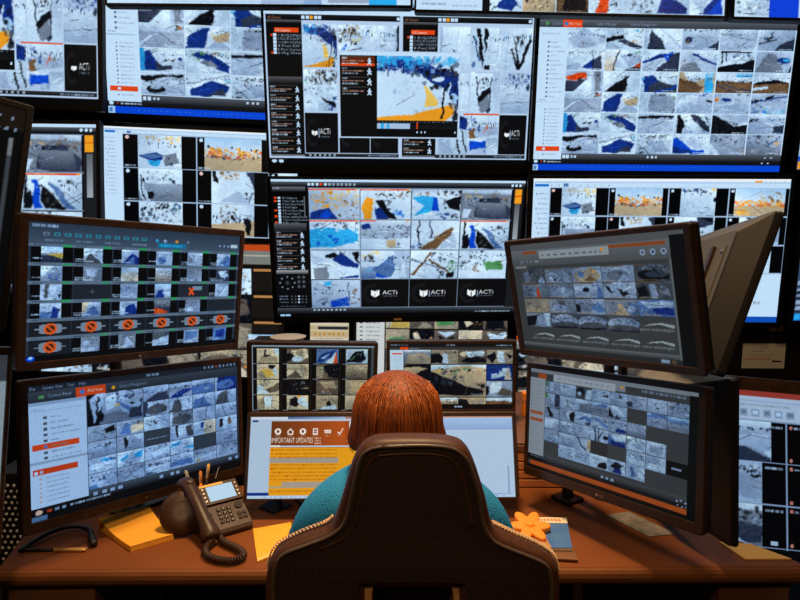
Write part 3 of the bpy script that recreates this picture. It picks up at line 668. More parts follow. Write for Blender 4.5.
def lower_left(W, H, s):
    c = Cv(W, H, s, (.17, .19, .23))
    X = lambda u: u * W
    Y = lambda v: v * H
    c.grad(0, 0, W, Y(.05), (.10, .12, .15), (.14, .16, .19))
    for i, t in enumerate(('File', 'System', 'View', 'Tool', 'Help')):
        c.text(X(.008 + .048 * i), Y(.036), Y(.024), t, 'l', .9)
    c.dash(X(.50), Y(.017), X(.56), Y(.019), 'l', 2, .7)
    for i in range(9):
        c.rect(X(.80 + .022 * i), Y(.012), X(.81 + .022 * i), Y(.03), 'r' if i == 3 else 'l', .7)
    c.grad(0, Y(.05), W, Y(.125), (.22, .25, .29), (.15, .17, .20))
    c.rect(X(.04), Y(.078), X(.06), Y(.102), 'G')
    c.text(X(.075), Y(.10), Y(.026), 'Control Panel', 'l', .85)
    c.rect(X(.185), Y(.055), X(.31), Y(.125), 'r')
    c.ell(X(.212), Y(.09), X(.011), Y(.018), 'p')
    c.text(X(.235), Y(.10), Y(.026), 'Mail View', 'W', .9)
    c.ell(X(.345), Y(.088), X(.008), Y(.014), 'o')
    c.text(X(.37), Y(.097), Y(.024), 'Camera Management', 'm', .9)
    c.rect(0, Y(.125), X(.225), Y(.90), (.70, .80, .90))
    c.rect(0, Y(.125), X(.225), Y(.15), (.55, .64, .74))
    c.dash(X(.012), Y(.175), X(.06), Y(.012), 'g', 4, .6)
    c.rect(X(.01), Y(.19), X(.215), Y(.195), 'm')
    for k in range(8):
        v = .235 + .043 * k
        if k == 5:
            c.rect(X(.012), Y(v - .014), X(.195), Y(v + .030), 'r')
        c.rect(X(.055), Y(v), X(.07), Y(v + .020), 'p' if k == 5 else 'x')
        c.dash(X(.085), Y(v + .003), X(.12 + .055 * ((k * 5) % 4) / 2), Y(.012), 'g', k, .7)
    c.rect(0, Y(.565), X(.225), Y(.585), (.56, .64, .73))
    c.rect(X(.012), Y(.62), X(.185), Y(.660), (.80, .24, .09))
    c.rect(X(.016), Y(.63), X(.03), Y(.655), 'w')
    c.rect(X(.038), Y(.632), X(.05), Y(.652), 'l')
    for k in range(6):
        v = .685 + .034 * k
        c.rect(X(.035), Y(v), X(.043), Y(v + .014), (.75, .60, .55))
        c.dash(X(.06), Y(v + .002), X(.15), Y(.010), 'g', k + 9, .6)
    gx, gy, gw, gh = .228, .125, .1265, .124
    SP = {(2, 2): "w;~k 6 14 96 60 30;~n 10 20 60 60 8;l:66 0,100 0,100 100,70 100", (2, 0): "m;~l 4 4 96 50 12;~G 10 30 90 80 10;~d 20 20 90 90 14;~y 60 50 90 70 4;k:60 30,90 10,96 50,70 60", (2, 1): "m;p:10 90,30 20,60 30,50 96;i:50 40,100 20,100 80,50 90;~k 60 10 96 40 10",
          (3, 0): "m;l:10 20,90 10,96 60,20 70;~k 40 20 90 40 10;~d 0 60 40 100 14", (3, 1): "m;k:20 10,36 8,40 60,30 90;w:60 10,98 0,98 60;~b 50 20 98 60 8", (3, 3): "l;/k 30 0 30 90 8;w:36 10,80 10,80 80,36 80;x:70 20,96 10,96 90,70 90", (3, 4): "w;l:0 20,40 10,50 90,0 90;b:30 10,44 6,44 50,34 50;i:44 0,100 10,100 100,50 100;*d 74 60 8 8", (3, 5): "l;k:20 10,36 8,36 70,20 80;n:60 10,76 8,76 60,60 70;w:40 10,56 0,54 80,40 90",
          (4, 5): "m;^lm 0 0 100 40;~k 60 10 100 90 18;~b 20 50 80 90 10", (4, 0): "l;*w 50 60 44 40;c:40 20,60 10,96 40,70 40;~b 60 20 90 40 6;~d 0 80 98 100 10", (4, 1): "w;*l 50 60 40 40;c:60 30,96 10,90 60,76 60;c:10 50,30 20,40 24,20 60;~k 0 86 98 100 8", (4, 2): "l;~k 0 10 90 40 14;w:20 50,98 30,98 70,40 80;~b 20 70 98 90 6;~d 10 80 98 96 8", (4, 3): "w;*l 60 60 40 44;c:0 50,10 20,50 10,40 30;G:70 60,96 50,90 70;c:60 70,96 54,96 80;~k 0 90 98 100 8", (5, 0): "l;~d 0 10 98 50 22;~b 10 40 90 80 10;p:0 100,0 80,30 70,40 100", (5, 1): "m;~b 0 20 50 70 14;~d 10 10 98 50 18;l:40 60,98 40,98 90", (5, 2): "l;~k 4 20 96 40 16;w:0 50,98 40,98 100,30 90;d:4 80,30 90,60 96,4 96", (5, 3): "l;~d 4 10 96 40 16;p:0 50,98 40,98 90,0 80", (5, 4): "m;~k 0 0 98 30 12;l:0 60,98 40,98 70,0 80;e:4 70,30 60,24 90,10 96", (5, 5): "m;~k 20 4 98 50 16;~b 10 40 90 80 10"}
    for r in range(6):
        for q in range(6):
            x, y, w, h = X(gx + gw * q), Y(gy + gh * r), X(gw) - .6, Y(gh) - .6
            if (r, q) == (0, 0):
                c.tile(x, y, X(gw) * 2 - .6, Y(gh) * 2 - .6, "m;k:0 0,26 0,20 100,0 100;l:6 10,16 0,30 0,20 60,8 96;/k 20 10 14 60 3;k:12 60,24 50,34 96,24 98;w:30 10,50 0,60 40,34 60;~d 50 4 98 40 16;l:56 0,70 0,70 80,60 80;p:46 30,60 36,98 90,90 98;d:74 70,98 30,98 96,70 96;*l 84 50 12 10;*k 82 46 5 4;g:20 100,30 70,60 66,76 98;~y 46 40 56 48 3", 201, False, .08)
                continue
            if r < 2 and q < 2:
                continue
            if (r, q) in ((3, 2), (4, 4)):
                c.rect(x, y, x + w, y + h, (.20, .235, .28))
                if q == 2:
                    c.dash(x + w * .08, y + h * .5, x + w * .9, h * .08, 'm', 4)
                continue
            if (r, q) in SP:
                c.tile(x, y, w, h, SP[(r, q)], 210 + r * 6 + q, False, .10)
            else:
                c.street(x, y, w, h, 420 + r * 6 + q, 'lmmgpbdx', 'l', stamp=False)
    c.grad(X(.225), Y(.868), W, Y(.93), (.26, .31, .36), (.10, .12, .15))
    for u in (.245, .285, .32, .355, .55, .605, .635, .93, .97):
        c.rect(X(u), Y(.885), X(u + .018), Y(.912), 'l', .85)
    c.rect(0, Y(.90), X(.225), Y(.96), (.07, .075, .09))
    c.rect(0, Y(.93), W, H, (.045, .05, .06))
    c.ell(X(.03), Y(.935), X(.013), Y(.018), (.85, .7, .62))
    for i, u in enumerate((.062, .09, .118)):
        c.rect(X(u), Y(.925), X(u + .016), Y(.945), ('r', 'm', 'l')[i], .8)
    c.dash(X(.15), Y(.928), X(.32), Y(.014), 'w', 6)
    c.rect(X(.004), Y(.96), X(.06), Y(.996), (.30, .42, .55))
    return c.finish((.80, .87, .95), .05, 13)


def speco(c, x, y, w):
    c.poly([(x, y + w * .10), (x + w * .25, y + w * .015), (x + w * .6, y - w * .03), (x + w, y + w * .03), (x + w, y + w * .13), (x + w * .6, y + w * .035), (x + w * .3, y + w * .05)], (.62, .66, .68))
    c.text(x - w * .12, y + w * .23, w * .10, 'speco technologies', (.62, .66, .68), 1, w * 1.1)


FISH = ["x;~k 0 10 30 90 8;g:10 30,34 10,40 90,20 100;~m 20 20 50 60 6;x:50 10,70 0,60 80,50 90;m:70 100,84 40,98 100;~d 60 40 90 90 6", "g;*m 50 60 40 40;~k 20 30 80 80 12;~l 20 10 90 50 8;m:60 100,70 40,96 100;~d 30 50 70 90 8", "m;*e 50 60 46 40;~d 10 20 90 60 12;*p 30 50 12 20;n:40 90,60 60,90 90;~o 50 10 90 40 8;~l 10 10 50 30 6", "m;*l 50 40 40 26;*g 50 60 36 36;~p 50 30 80 60 5;~d 20 20 80 50 8;l:50 100,70 50,90 90", "x;k:10 40,60 34,96 60,94 90,30 96,10 70;~l 10 6 90 30 16;~m 20 10 90 40 8;*u 60 60 30 20",
        "g;~k 20 40 50 90 8;r:56 100,62 10,74 100;m:30 70,50 40,60 96;~d 10 10 40 40 5", "g;*m 50 60 44 36;~k 20 20 80 50 6;l:50 20,70 20,64 70,54 70;/m 10 80 60 20 4;~l 60 50 96 90 5", "m;*d 40 40 14 22;*l 40 34 40 20;~g 10 40 90 90 6;*k 42 46 10 16;p:76 100,86 0,96 60,98 100", "m;k:6 20,30 30,40 60,20 60;*l 50 30 26 34;k:40 40,60 50,80 70,60 90;/w 60 60 90 20 5;~m 10 60 90 90 6", "x;k:2 30,30 20,36 80,6 96;m:36 10,50 10,60 96,44 96;~l 50 20 70 90 6;g:60 60,90 30,96 90",
        "e;~k 10 30 60 80 10;~d 20 20 80 60 6;~t 10 4 90 20 8", "g;x:40 20,60 10,60 90,30 90;*m 40 70 30 30;~d 40 10 60 60 6", "m;k:0 40,20 40,14 96,0 90;*g 40 40 26 40;p:50 60,80 20,98 70,80 90;~l 40 20 80 50 5", "g;t:30 100,44 10,70 100;p:70 20,98 20,98 90,80 90;~d 0 20 40 70 6;*m 80 60 14 20", "p;b:40 60,70 36,98 60,98 90,50 90;l:2 10,98 10,98 40,30 50;~m 2 60 40 90 6"]


def upper_right(W, H, s):
    c = Cv(W, H, s, (.245, .26, .265))
    X = lambda u: u * W
    Y = lambda v: v * H
    c.rect(0, 0, W, Y(.06), (.36, .37, .38))
    c.grad(0, Y(.06), W, Y(.20), (.44, .46, .47), (.32, .34, .35))
    c.rect(X(.09), Y(.07), X(.18), Y(.095), (.60, .30, .14))
    c.rect(X(.62), Y(.07), X(.91), Y(.095), (.58, .30, .14))
    c.rect(X(.20), Y(.075), X(.63), Y(.145), (.62, .66, .68))
    c.dash(X(.22), Y(.105), X(.60), Y(.018), 'x', 4, .8, 1.1)
    c.rect(X(.585), Y(.085), X(.60), Y(.112), 'o')
    for u in (.80, .85, .90):
        c.ell(X(u), Y(.145), X(.014), Y(.024), 'l', .8)
        c.ell(X(u), Y(.145), X(.007), Y(.012), 'x')
    c.dash(X(.06), Y(.155), X(.22), Y(.02), 'l', 5, .5, 1.2)
    c.rect(X(.02), Y(.20), X(.10), Y(.225), (.50, .53, .54))
    gx, gy, gw, gh = .05, .235, .175, .135
    for r in range(4):
        for q in range(5):
            x, y, w, h = X(gx + gw * q), Y(gy + gh * r * (1.0)), X(gw) - .8, Y(gh) - .8
            k = r * 5 + q
            if k < 15:
                c.tile(x, y, w, h, FISH[k], 250 + k, False, .15)
            elif q == 0:
                c.tile(x, y, w, h, "g;k:0 100,0 30,60 10,30 90;w:76 0,96 0,96 90,80 90;m:50 20,76 10,76 90,40 90", 270, False, .1)
            elif q < 4:
                c.tile(x, y, w, h, "x;*m 50 50 50 44;*x 50 76 46 22;~k 8 14 92 50 20;~l 8 10 92 60 18;~p 40 30 70 50 4;/k 4 96 96 92 4", 271 + q, False, .1)
            if k < 15:
                c.dash(x + w * .05, y + h * .90, x + w * .6, h * .05, (.75, .60, .35), k, .7)
                c.rect(x, y, x + w * (.3 + .4 * ((k * 3) % 2)), y + h * .07, 'n', .7)
    speco(c, X(.76), Y(.69), X(.15))
    for q in range(5):
        speco(c, X(.09 + .168 * q), Y(.83), X(.14))
    c.grad(0, Y(.925), W, Y(.96), (.42, .44, .45), (.25, .27, .28))
    c.rect(0, Y(.96), W, H, (.16, .17, .175))
    c.rect(X(.83), Y(.965), X(.87), Y(.99), 'l', .8)
    c.rect(X(.88), Y(.965), X(.90), Y(.99), 'n', .8)
    c.rect(X(.93), Y(.03), W, H, (.045, .05, .055))
    c.rect(X(.922), Y(.2), X(.93), Y(.96), (.40, .43, .44))
    return c.finish((.78, .80, .82), .06, 14)


def lower_right(W, H, s):
    c = Cv(W, H, s, (.25, .26, .27))
    X = lambda u: u * W
    Y = lambda v: v * H
    c.rect(0, 0, W, Y(.09), (.52, .55, .58))
    c.rect(0, Y(.035), X(.17), Y(.09), (.23, .24, .25))
    c.rect(X(.06), Y(.045), X(.12), Y(.09), (.70, .30, .12))
    c.rect(X(.17), Y(.03), X(.57), Y(.10), (.68, .71, .74))
    c.dash(X(.2), Y(.06), X(.53), Y(.016), 'g', 4, .7, 1.3)
    c.rect(X(.60), Y(.04), X(.615), Y(.065), 'o')
    c.rect(X(.63), Y(.035), X(.96), Y(.10), (.24, .25, .26))
    c.dash(X(.72), Y(.05), X(.94), Y(.018), 'm', 5, .8, .5)
    c.rect(0, Y(.09), X(.115), Y(.86), (.62, .65, .68))
    for k in range(21):
        v = .115 + .0345 * k
        if k in (9, 11):
            c.rect(X(.01), Y(v - .006), X(.10), Y(v + .026), (.72, .32, .13))
        c.rect(X(.012), Y(v), X(.02), Y(v + .012), 'x', .8)
        c.dash(X(.03), Y(v + .002), X(.085), Y(.008), 'g', k, .6)
    gx, gy, gw, gh = .118, .105, .105, .118
    SP = {(0, 0): "m;G:0 0,16 0,16 40,0 40;~k 10 40 50 96 10;~d 60 10 90 90 8;l:30 10,60 10,50 90", (1, 0): "m;G:0 0,16 0,16 40,0 40;~k 10 40 50 96 10;d:66 0,96 0,96 98,66 98;l:30 10,60 10,50 90", (0, 1): "m;^lm 0 0 100 100", (1, 1): "l;~k 40 20 90 60 14;g:20 96,50 60,96 96", (0, 2): "x;*k 30 40 26 36;w:60 96,70 20,98 20,98 98;*l 26 60 14 16", (0, 3): "l;~k 4 10 90 34 12;w:0 96,40 50,98 30,98 60;d:60 40,98 30,98 60", (0, 4): "m;l:0 20,98 0,98 50,20 60;*x 60 34 14 10", (0, 5): "m;*d 10 70 14 20;~x 30 20 98 50 12",
          (0, 6): "m;^lm 0 0 100 100;*k 40 40 5 6;*k 50 66 7 6", (0, 7): "m;~k 10 0 90 50 20;~b 30 10 60 40 6;/g 20 90 90 40 2", (1, 2): "l;g:20 96,20 40,98 20,98 96", (1, 3): "m;^sm 0 0 100 40;p:30 10,98 4,98 26,40 30;g:0 50,98 40,98 96,0 96", (1, 4): "l;k:0 20,30 96,0 96;w:10 10,30 4,98 70,98 96;d:30 96,40 60,70 96", (1, 6): "m;^sp 0 0 60 40;p:20 0,98 0,98 24,30 24;l:0 40,98 30,98 46;m:0 60,98 50,98 100,0 100", (1, 7): "m;^sp 0 0 100 40;~k 10 40 70 54 10;g:0 64,98 60,98 100,0 100",
          (2, 0): "m;k:10 10,30 20,60 90,30 96;l:60 30,98 50,90 96;~k 40 0 98 20 8", (2, 1): "m;k:60 40,98 10,98 90,70 90;w:40 40,60 20,70 90;~d 10 10 60 40 6", (2, 2): "l;p:10 60,50 30,98 30,98 90,60 50;b:20 60,50 40,50 60;d:60 90,98 60,98 96", (2, 3): "m;p:0 30,40 20,98 60,98 96,60 60;l:0 60,40 50,70 96,0 96;~k 70 10 98 40 6", (2, 4): "m;~b 10 10 98 50 14;~w 10 40 90 60 8;b:40 96,50 60,98 70,98 96", (2, 5): "m;^mg 0 40 100 100", (3, 0): "l;^lm 0 0 100 100;w:0 20,70 10,50 90,0 90", (3, 1): "m;w:0 10,50 0,50 50;l:20 70,90 30,98 90", (3, 2): "m;^lm 0 0 100 100;~g 30 30 80 60 5", (3, 3): "l;/k 20 0 30 96 8;/d 50 0 44 96 6;/k 70 20 40 90 5;*k 90 60 20 14", (3, 4): "m;p:0 30,98 60,98 98,0 98;b:10 60,98 70,98 96,20 96;w:10 20,98 0,98 50,40 60", (3, 5): "w;~d 4 4 90 30 16;l:20 60,70 30,98 90;g:0 20,20 20,0 90", (3, 6): "l;w:6 10,98 0,94 96,10 90;m:20 30,86 24,84 80,20 80",
          (4, 0): "m;~k 10 10 98 30 8;l:0 40,98 30,98 96", (4, 1): "m;^lm 0 0 100 100;l:20 30,70 20,60 90", (4, 2): "l;/k 20 0 40 60 8;/k 40 60 80 96 6;w:60 10,98 20,90 70;*t 98 50 20 46", (4, 5): "l;~k 0 10 98 50 24;~b 30 30 70 60 5;w:10 60,98 60,98 98,20 98", (4, 6): "l;~k 0 10 60 50 14;w:10 50,90 50,90 90,20 90;~d 60 50 98 80 6", (5, 1): "l;~b 4 20 50 60 8;~m 10 40 90 90 10;~t 50 60 90 90 6", (5, 2): "l;~g 10 20 90 80 14;~d 40 30 90 60 6", (5, 3): "w;k:40 96,60 50,98 40,98 96;l:10 20,80 10,60 60;~t 0 20 40 50 4", (5, 4): "l;k:10 60,50 10,98 30,70 60;b:30 96,40 60,70 50,80 96;w:76 40,98 30,98 96", (5, 5): "l;~d 10 30 98 60 10;p:20 20,40 10,50 80,30 90;w:60 20,98 10,98 98,60 98"}
    for r in range(6):
        for q in range(8):
            x, y, w, h = X(gx + gw * q), Y(gy + gh * r), X(gw) - .5, Y(gh) - .5
            if (r, q) in SP:
                c.tile(x, y, w, h, SP[(r, q)], 330 + r * 8 + q, False, .10)
            elif (r, q) == (4, 7):
                c.rect(x, y, x + w, y + h, (.07, .065, .06))
                c.rect(x + w * .25, y + h * .40, x + w * .72, y + h * .56, 'l', .8)
            elif (r, q) in ((4, 3), (4, 4)):
                c.rect(x, y, x + w, y + h, (.20, .20, .21) if q == 3 else (.26, .27, .28))
            elif (r, q) in ((1, 5), (5, 0)):
                for z in (0, .52):
                    c.rect(x, y + h * z, x + w, y + h * (z + .45), (.24, .25, .25))
    c.grad(X(.115), Y(.835), W, Y(.90), (.30, .31, .32), (.15, .155, .16))
    for u in (.50, .53, .56):
        c.rect(X(u), Y(.862), X(u + .017), Y(.885), 'l', .85)
    c.rect(0, Y(.86), X(.14), Y(.90), (.06, .06, .065))
    c.dash(X(.02), Y(.868), X(.13), Y(.014), 'l', 5)
    c.rect(0, Y(.89), W, Y(.925), (.10, .10, .10))
    c.rect(X(.02), Y(.925), W, Y(.965), (.72, .32, .12))
    c.rect(0, Y(.965), W, H, (.07, .065, .06))
    for u, v in ((.905, .87), (.925, .86), (.945, .87), (.91, .90), (.93, .905), (.95, .9)):
        c.rect(X(u), Y(v), X(u + .009), Y(v + .014), 'l', .8)
    c.rect(X(.955), Y(.03), W, H, (.05, .05, .05))
    return c.finish((.74, .77, .80), .06, 15)


ROOMS = ["i;e:0 100,20 50,60 40,90 60,90 100;k:30 10,40 8,40 40,70 44,30 60;~a 20 40 70 70 6;w:70 0,100 0,100 60", "a;i:20 10,90 0,98 60,60 90,40 80;*e 60 30 20 24;k:0 30,30 40,40 60,0 90;*w 50 70 26 20;~k 4 0 40 40 8", "p;b:0 90,20 40,90 4,60 60,20 96;w:40 96,90 20,80 96;r:76 96,92 20,98 96;~n 10 0 60 20 6;s:20 60,60 30,40 70", "l;k:0 90,40 20,90 10,98 60,70 96;G:20 70,50 40,40 60,20 80;~d 60 20 96 80 8;w:80 0,98 0,98 90",
         "i;y:10 40,60 30,80 80,20 96;e:0 60,20 40,40 96,0 96;k:50 6,86 4,80 26,60 30;*w 84 50 10 30;~k 76 60 90 80 4", "i;a:0 84,40 40,76 96,0 96;e:60 10,96 10,96 80,70 80;^ie 0 0 60 40", "a;k:34 4,100 0,100 96,60 90,40 50;e:0 20,30 10,30 90,0 96;~n 40 60 90 96 6", "e;^ea 0 30 100 100;~i 4 6 98 40 16;~n 20 40 90 90 10;~a 60 50 98 96 8",
         "i;a:30 76,98 20,98 70,60 96;~k 10 4 60 40 10;w:0 40,16 36,60 96,0 96;~n 60 40 98 60 6", "k;~e 30 4 80 40 10;~w 60 10 80 30 4;~a 10 10 90 60 8;e:60 60,98 50,98 60", "a;e:10 10,80 10,96 60,40 60;~r 20 40 80 80 5;~w 20 76 98 96 10;~n 10 40 70 90 8", "e;~i 4 4 96 96 18;~n 20 20 90 90 12;t:20 20,80 10,90 80,30 90",
         "i;w:30 10,70 6,66 80,34 84;e:0 30,26 20,30 96,0 96;/k 26 10 30 96 3;/a 72 10 68 90 2", "i;k:12 30,40 10,60 40,50 80,16 70;*w 70 40 20 26;o:50 4,60 0,60 20,52 20;~a 10 60 60 96 8;w:60 60,96 50,96 96", "e;k:46 50,66 40,70 76,50 80;w:30 80,90 70,98 98,20 98;~a 40 10 90 40 10;~d 60 10 80 40 5", "i;e:0 60,50 40,96 70,96 96,0 96;^ie 0 0 100 60;~a 20 50 80 90 4"]


def rooms16(W, H, s):
    c = Cv(W, H, s, (.055, .05, .05))
    c.rect(0, 0, W, H * .022, 'm')
    c.rect(0, H * .022, W, H * .045, (.2, .2, .2))
    for r in range(4):
        for q in range(4):
            x, y = W * (.035 + .242 * q), H * (.05 + .236 * r)
            c.tile(x + W * .006, y, W * .178, H * .222, ROOMS[r * 4 + q], 370 + r * 4 + q, False, .10)
            c.rect(x - W * .025, y + H * .225, x + W * .02, y + H * .231, 'm', .8)
            c.rect(x + W * .2, y, x + W * .204, y + H * .22, (.16, .16, .17))
    c.rect(W * .975, H * .03, W, H, 'g', .5)
    c.rect(0, H * .02, W * .008, H, 'l', .8)
    return c.finish((.93, .93, .88), .05, 16)


def lot_page(W, H, s):
    c = Cv(W, H, s, (.09, .085, .085))
    X = lambda u: u * W
    Y = lambda v: v * H
    for i in range(5):
        c.dash(X(.01 + .028 * i), Y(.015), X(.03 + .028 * i), Y(.018), 'l', i, .8)
    c.dash(X(.46), Y(.015), X(.53), Y(.02), 'l', 3)
    c.dash(X(.86), Y(.02), X(.99), Y(.02), 'l', 4)
    c.rect(0, Y(.05), W, Y(.10), (.22, .21, .21))
    c.rect(X(.085), Y(.05), X(.15), Y(.10), 'r')
    c.dash(X(.17), Y(.065), X(.24), Y(.02), 'm', 6)
    c.rect(0, Y(.10), X(.11), Y(.90), 'w')
    c.rect(X(.02), Y(.14), X(.10), Y(.165), 'r')
    for k in range(10):
        c.dash(X(.03), Y(.20 + .04 * k), X(.09), Y(.012), 'l', k)
    T = [(.115, .10, .22, .21, "g;e:0 100,20 30,70 20,100 60,100 100;^wg 0 0 100 20;/l 30 30 90 96 2;~a 60 40 98 70 6"), (.335, .10, .225, .21, "e;k:0 30,30 20,50 96,0 96;w:40 40,60 20,64 96,44 96;~k 50 0 98 30 10;e:60 40,98 30,98 96"), (.56, .10, .225, .21, "a;k:0 96,30 50,98 60,98 96;w:20 10,90 0,98 40,40 50;*i 16 30 12 16;~k 30 30 96 70 10"), (.785, .10, .215, .21, "e;k:0 50,30 10,40 60,20 96;w:40 10,66 10,70 96,44 96;k:70 20,98 40,90 70"),
         (.115, .32, .22, .24, "k;t:0 20,60 10,98 30,40 60,10 80;^tk 0 0 10 10;~a 40 40 98 60 8;k:60 40,98 20,98 96,30 96"), (.335, .32, .45, .49, "t;w:0 0,100 0,100 12,50 4,0 18;^te 0 18 100 90;k:0 22,30 40,60 66,98 84,98 98,0 98;~d 6 20 50 60 22;~G 30 14 70 40 5;~y 4 14 16 22 4;~u 20 40 60 70 10;/a 60 98 70 70 1;~k 70 60 98 76 8"), (.785, .32, .215, .24, "b;w:40 80,60 20,90 20,96 70;~d 10 10 60 70 12;i:70 96,84 4,98 96;l:20 60,40 50,60 80,20 90"), (.115, .57, .22, .24, "a;w:20 10,96 0,98 50,60 60;~k 10 40 98 90 14;e:60 60,98 50,98 96"), (.785, .57, .215, .24, "m;w:10 80,20 10,60 0,60 60;k:0 30,10 30,10 90,0 90;a:40 90,60 40,98 60,98 96;~l 60 10 98 40 6"),
         (.115, .82, .22, .17, "e;~a 10 10 90 90 8"), (.335, .82, .225, .17, "e;^wi 0 0 100 40;~k 0 34 98 54 22;~a 10 40 90 80 8"), (.56, .82, .225, .17, "t;k:0 10,30 20,50 96,0 96;e:40 30,98 10,98 96,60 96"), (.785, .82, .215, .17, "n;w:0 0,100 0,100 36,0 30;~r 10 40 98 70 8;~k 0 30 98 60 10")]
    for i, (u, v, w, h, sp) in enumerate(T):
        c.tile(X(u), Y(v), X(w) - .5, Y(h) - .5, sp, 390 + i, False, .10)
    c.text(X(.66), Y(.785), Y(.035), 'Camera 04', 'w', .9)
    c.rect(0, Y(.92), W, H, (.06, .055, .055))
    for u in (.53, .555, .575):
        c.rect(X(u), Y(.945), X(u + .015), Y(.97), 'l')
    return c.finish((.90, .90, .88), .05, 17)


def updates_page(W, H, s):
    c = Cv(W, H, s, (.66, .76, .87))
    X = lambda u: u * W
    Y = lambda v: v * H
    c.rect(0, 0, W, Y(.03), (.80, .84, .90))
    c.grad(X(.14), 0, X(.36), Y(.035), (.30, .42, .62), (.62, .70, .82), True)
    c.rect(X(.36), 0, X(.5), Y(.03), (.66, .50, .42))
    c.rect(X(.0), Y(.03), X(.08), Y(.94), (.66, .75, .84))
    c.rect(X(.008), Y(.04), X(.03), Y(.065), (.12, .22, .48))
    for k in range(11):
        c.dash(X(.01), Y(.20 + .06 * k), X(.03 + .02 * ((k * 3) % 3)), Y(.012), 'l', k, .5)
    c.rect(0, Y(.945), X(.077), Y(.98), (.05, .27, .72))
    c.rect(X(.077), Y(.03), X(.46), Y(.98), (.72, .78, .84))
    c.rect(X(.08), Y(.055), X(.455), Y(.36), (.62, .27, .09))
    c.grad(X(.08), Y(.055), X(.36), Y(.36), (.40, .20, .08), (.70, .31, .10), True)
    W_ = (.92, .90, .86)
    for i in range(6):
        x, y, r = X(.105 + .047 * i), Y(.185), Y(.040)
        if i in (0, 2):
            c.ell(x, y, r, r, W_)
            c.ell(x, y, r * .45, r * .5, (.45, .22, .09))
        elif i == 1:
            c.poly([(x - r, y), (x, y - r), (x + r, y), (x + r * .8, y + r), (x - r * .8, y + r)], W_)
            c.poly([(x - r * .6, y), (x, y - r * .6), (x + r * .6, y), (x + r * .5, y + r * .7), (x - r * .5, y + r * .7)], (.5, .24, .09))
        elif i == 3:
            c.rect(x - r * .8, y - r, x + r * .8, y + r, W_)
            c.rect(x - r * .5, y - r * .6, x + r * .5, y - r * .1, (.55, .26, .1))
            c.rect(x - r * .5, y + r * .1, x + r * .5, y + r * .6, (.55, .26, .1))
        elif i == 4:
            for d in (-.7, 0, .7):
                c.ell(x + d * r, y - r * .2, r * .35, r * .35, W_)
            c.rect(x - r, y + r * .2, x + r, y + r * .6, W_)
        else:
            c.line(x - r * .8, y + r * .2, x - r * .1, y + r * .9, r * .3, W_)
            c.line(x - r * .1, y + r * .9, x + r * .9, y - r * .9, r * .3, W_)
        c.dash(x - r * .8, y + r * 1.25, x + r * .8, r * .18, W_, i, .7)
    c.rect(X(.375), Y(.06), X(.425), Y(.27), (.80, .82, .84))
    c.text(X(.081), Y(.325), Y(.065), 'IMPORTANT UPDATES', W_, 1, X(.157))
    for k in range(3):
        c.dash(X(.245), Y(.265 + .03 * k), X(.268), Y(.014), W_, k, .7)
    c.dash(X(.365), Y(.29), X(.45), Y(.02), (.9, .6, .4), 4)
    c.rect(X(.08), Y(.355), X(.115), Y(.375), W_, .8)
    c.rect(X(.077), Y(.38), X(.46), Y(.98), (.88, .60, .10))
    c.rect(X(.077), Y(.375), X(.46), Y(.385), (.55, .25, .08))
    c.rect(X(.077), Y(.505), X(.335), Y(.575), (.62, .58, .54))
    c.rect(X(.125), Y(.80), X(.40), Y(.87), (.64, .60, .54))
    c.rect(X(.077), Y(.845), X(.125), Y(.875), (.70, .62, .45))
    for k in range(12):
        v = .405 + .045 * k
        if .50 < v < .57 or .80 < v < .87:
            continue
        c.dash(X(.082), Y(v), X(.33), Y(.018), (.70, .40, .06), k, .8)
        c.rect(X(.083 + .03 * (k % 5)), Y(v), X(.088 + .03 * (k % 5)), Y(v + .02), (.80, .25, .05))
    c.rect(X(.077), Y(.97), X(.46), Y(.985), (.45, .50, .55))
    # the right-hand windows
    c.rect(X(.46), Y(.03), X(.705), Y(.98), (.80, .84, .88))
    c.rect(X(.60), Y(.03), X(.705), Y(.06), (.72, .45, .2))
    c.rect(X(.60), Y(.11), X(.70), Y(.16), (.80, .35, .12))
    c.dash(X(.665), Y(.122), X(.692), Y(.03), 'y', 2, .9)
    c.rect(X(.705), Y(.03), X(.712), Y(.98), (.40, .46, .55))
    c.rect(X(.712), Y(.02), W, Y(.98), (.68, .77, .87))
    c.grad(X(.712), Y(.03), W, Y(.17), (.62, .74, .90), (.54, .66, .82))
    c.rect(X(.712), 0, W, Y(.02), (.75, .55, .48))
    for i in range(6):
        c.rect(X(.80 + .03 * i), Y(.07), X(.82 + .03 * i), Y(.10), 'l', .8)
    c.dash(X(.73), Y(.28), X(.78), Y(.012), 'm', 3, .5)
    c.dash(X(.74), Y(.32), X(.77), Y(.012), 'm', 4, .5)
    c.dash(X(.83), Y(.23), X(.93), Y(.010), 'l', 5, .6)
    c.rect(X(.90), Y(.955), X(.985), Y(.975), (.35, .48, .70))
    c.rect(X(.975), Y(.62), X(.98), Y(.95), (.5, .6, .74))
    c.rect(0, Y(.945), X(.078), Y(.962), (.05, .27, .72))
    c.rect(0, Y(.925), X(.08), Y(.965), (.06, .18, .50))
    c.rect(0, Y(.965), W, H, (.70, .80, .90))
    c.dash(X(.01), Y(.975), X(.97), Y(.012), 'p', 3, .6, 2.5)
    return c.finish((.98, .98, .98), .035, 18)


def plain(W, H, s, fn):
    c = Cv(W, H, s, (.02, .022, .028))
    fn(c)
    return c.finish(grain=.05)


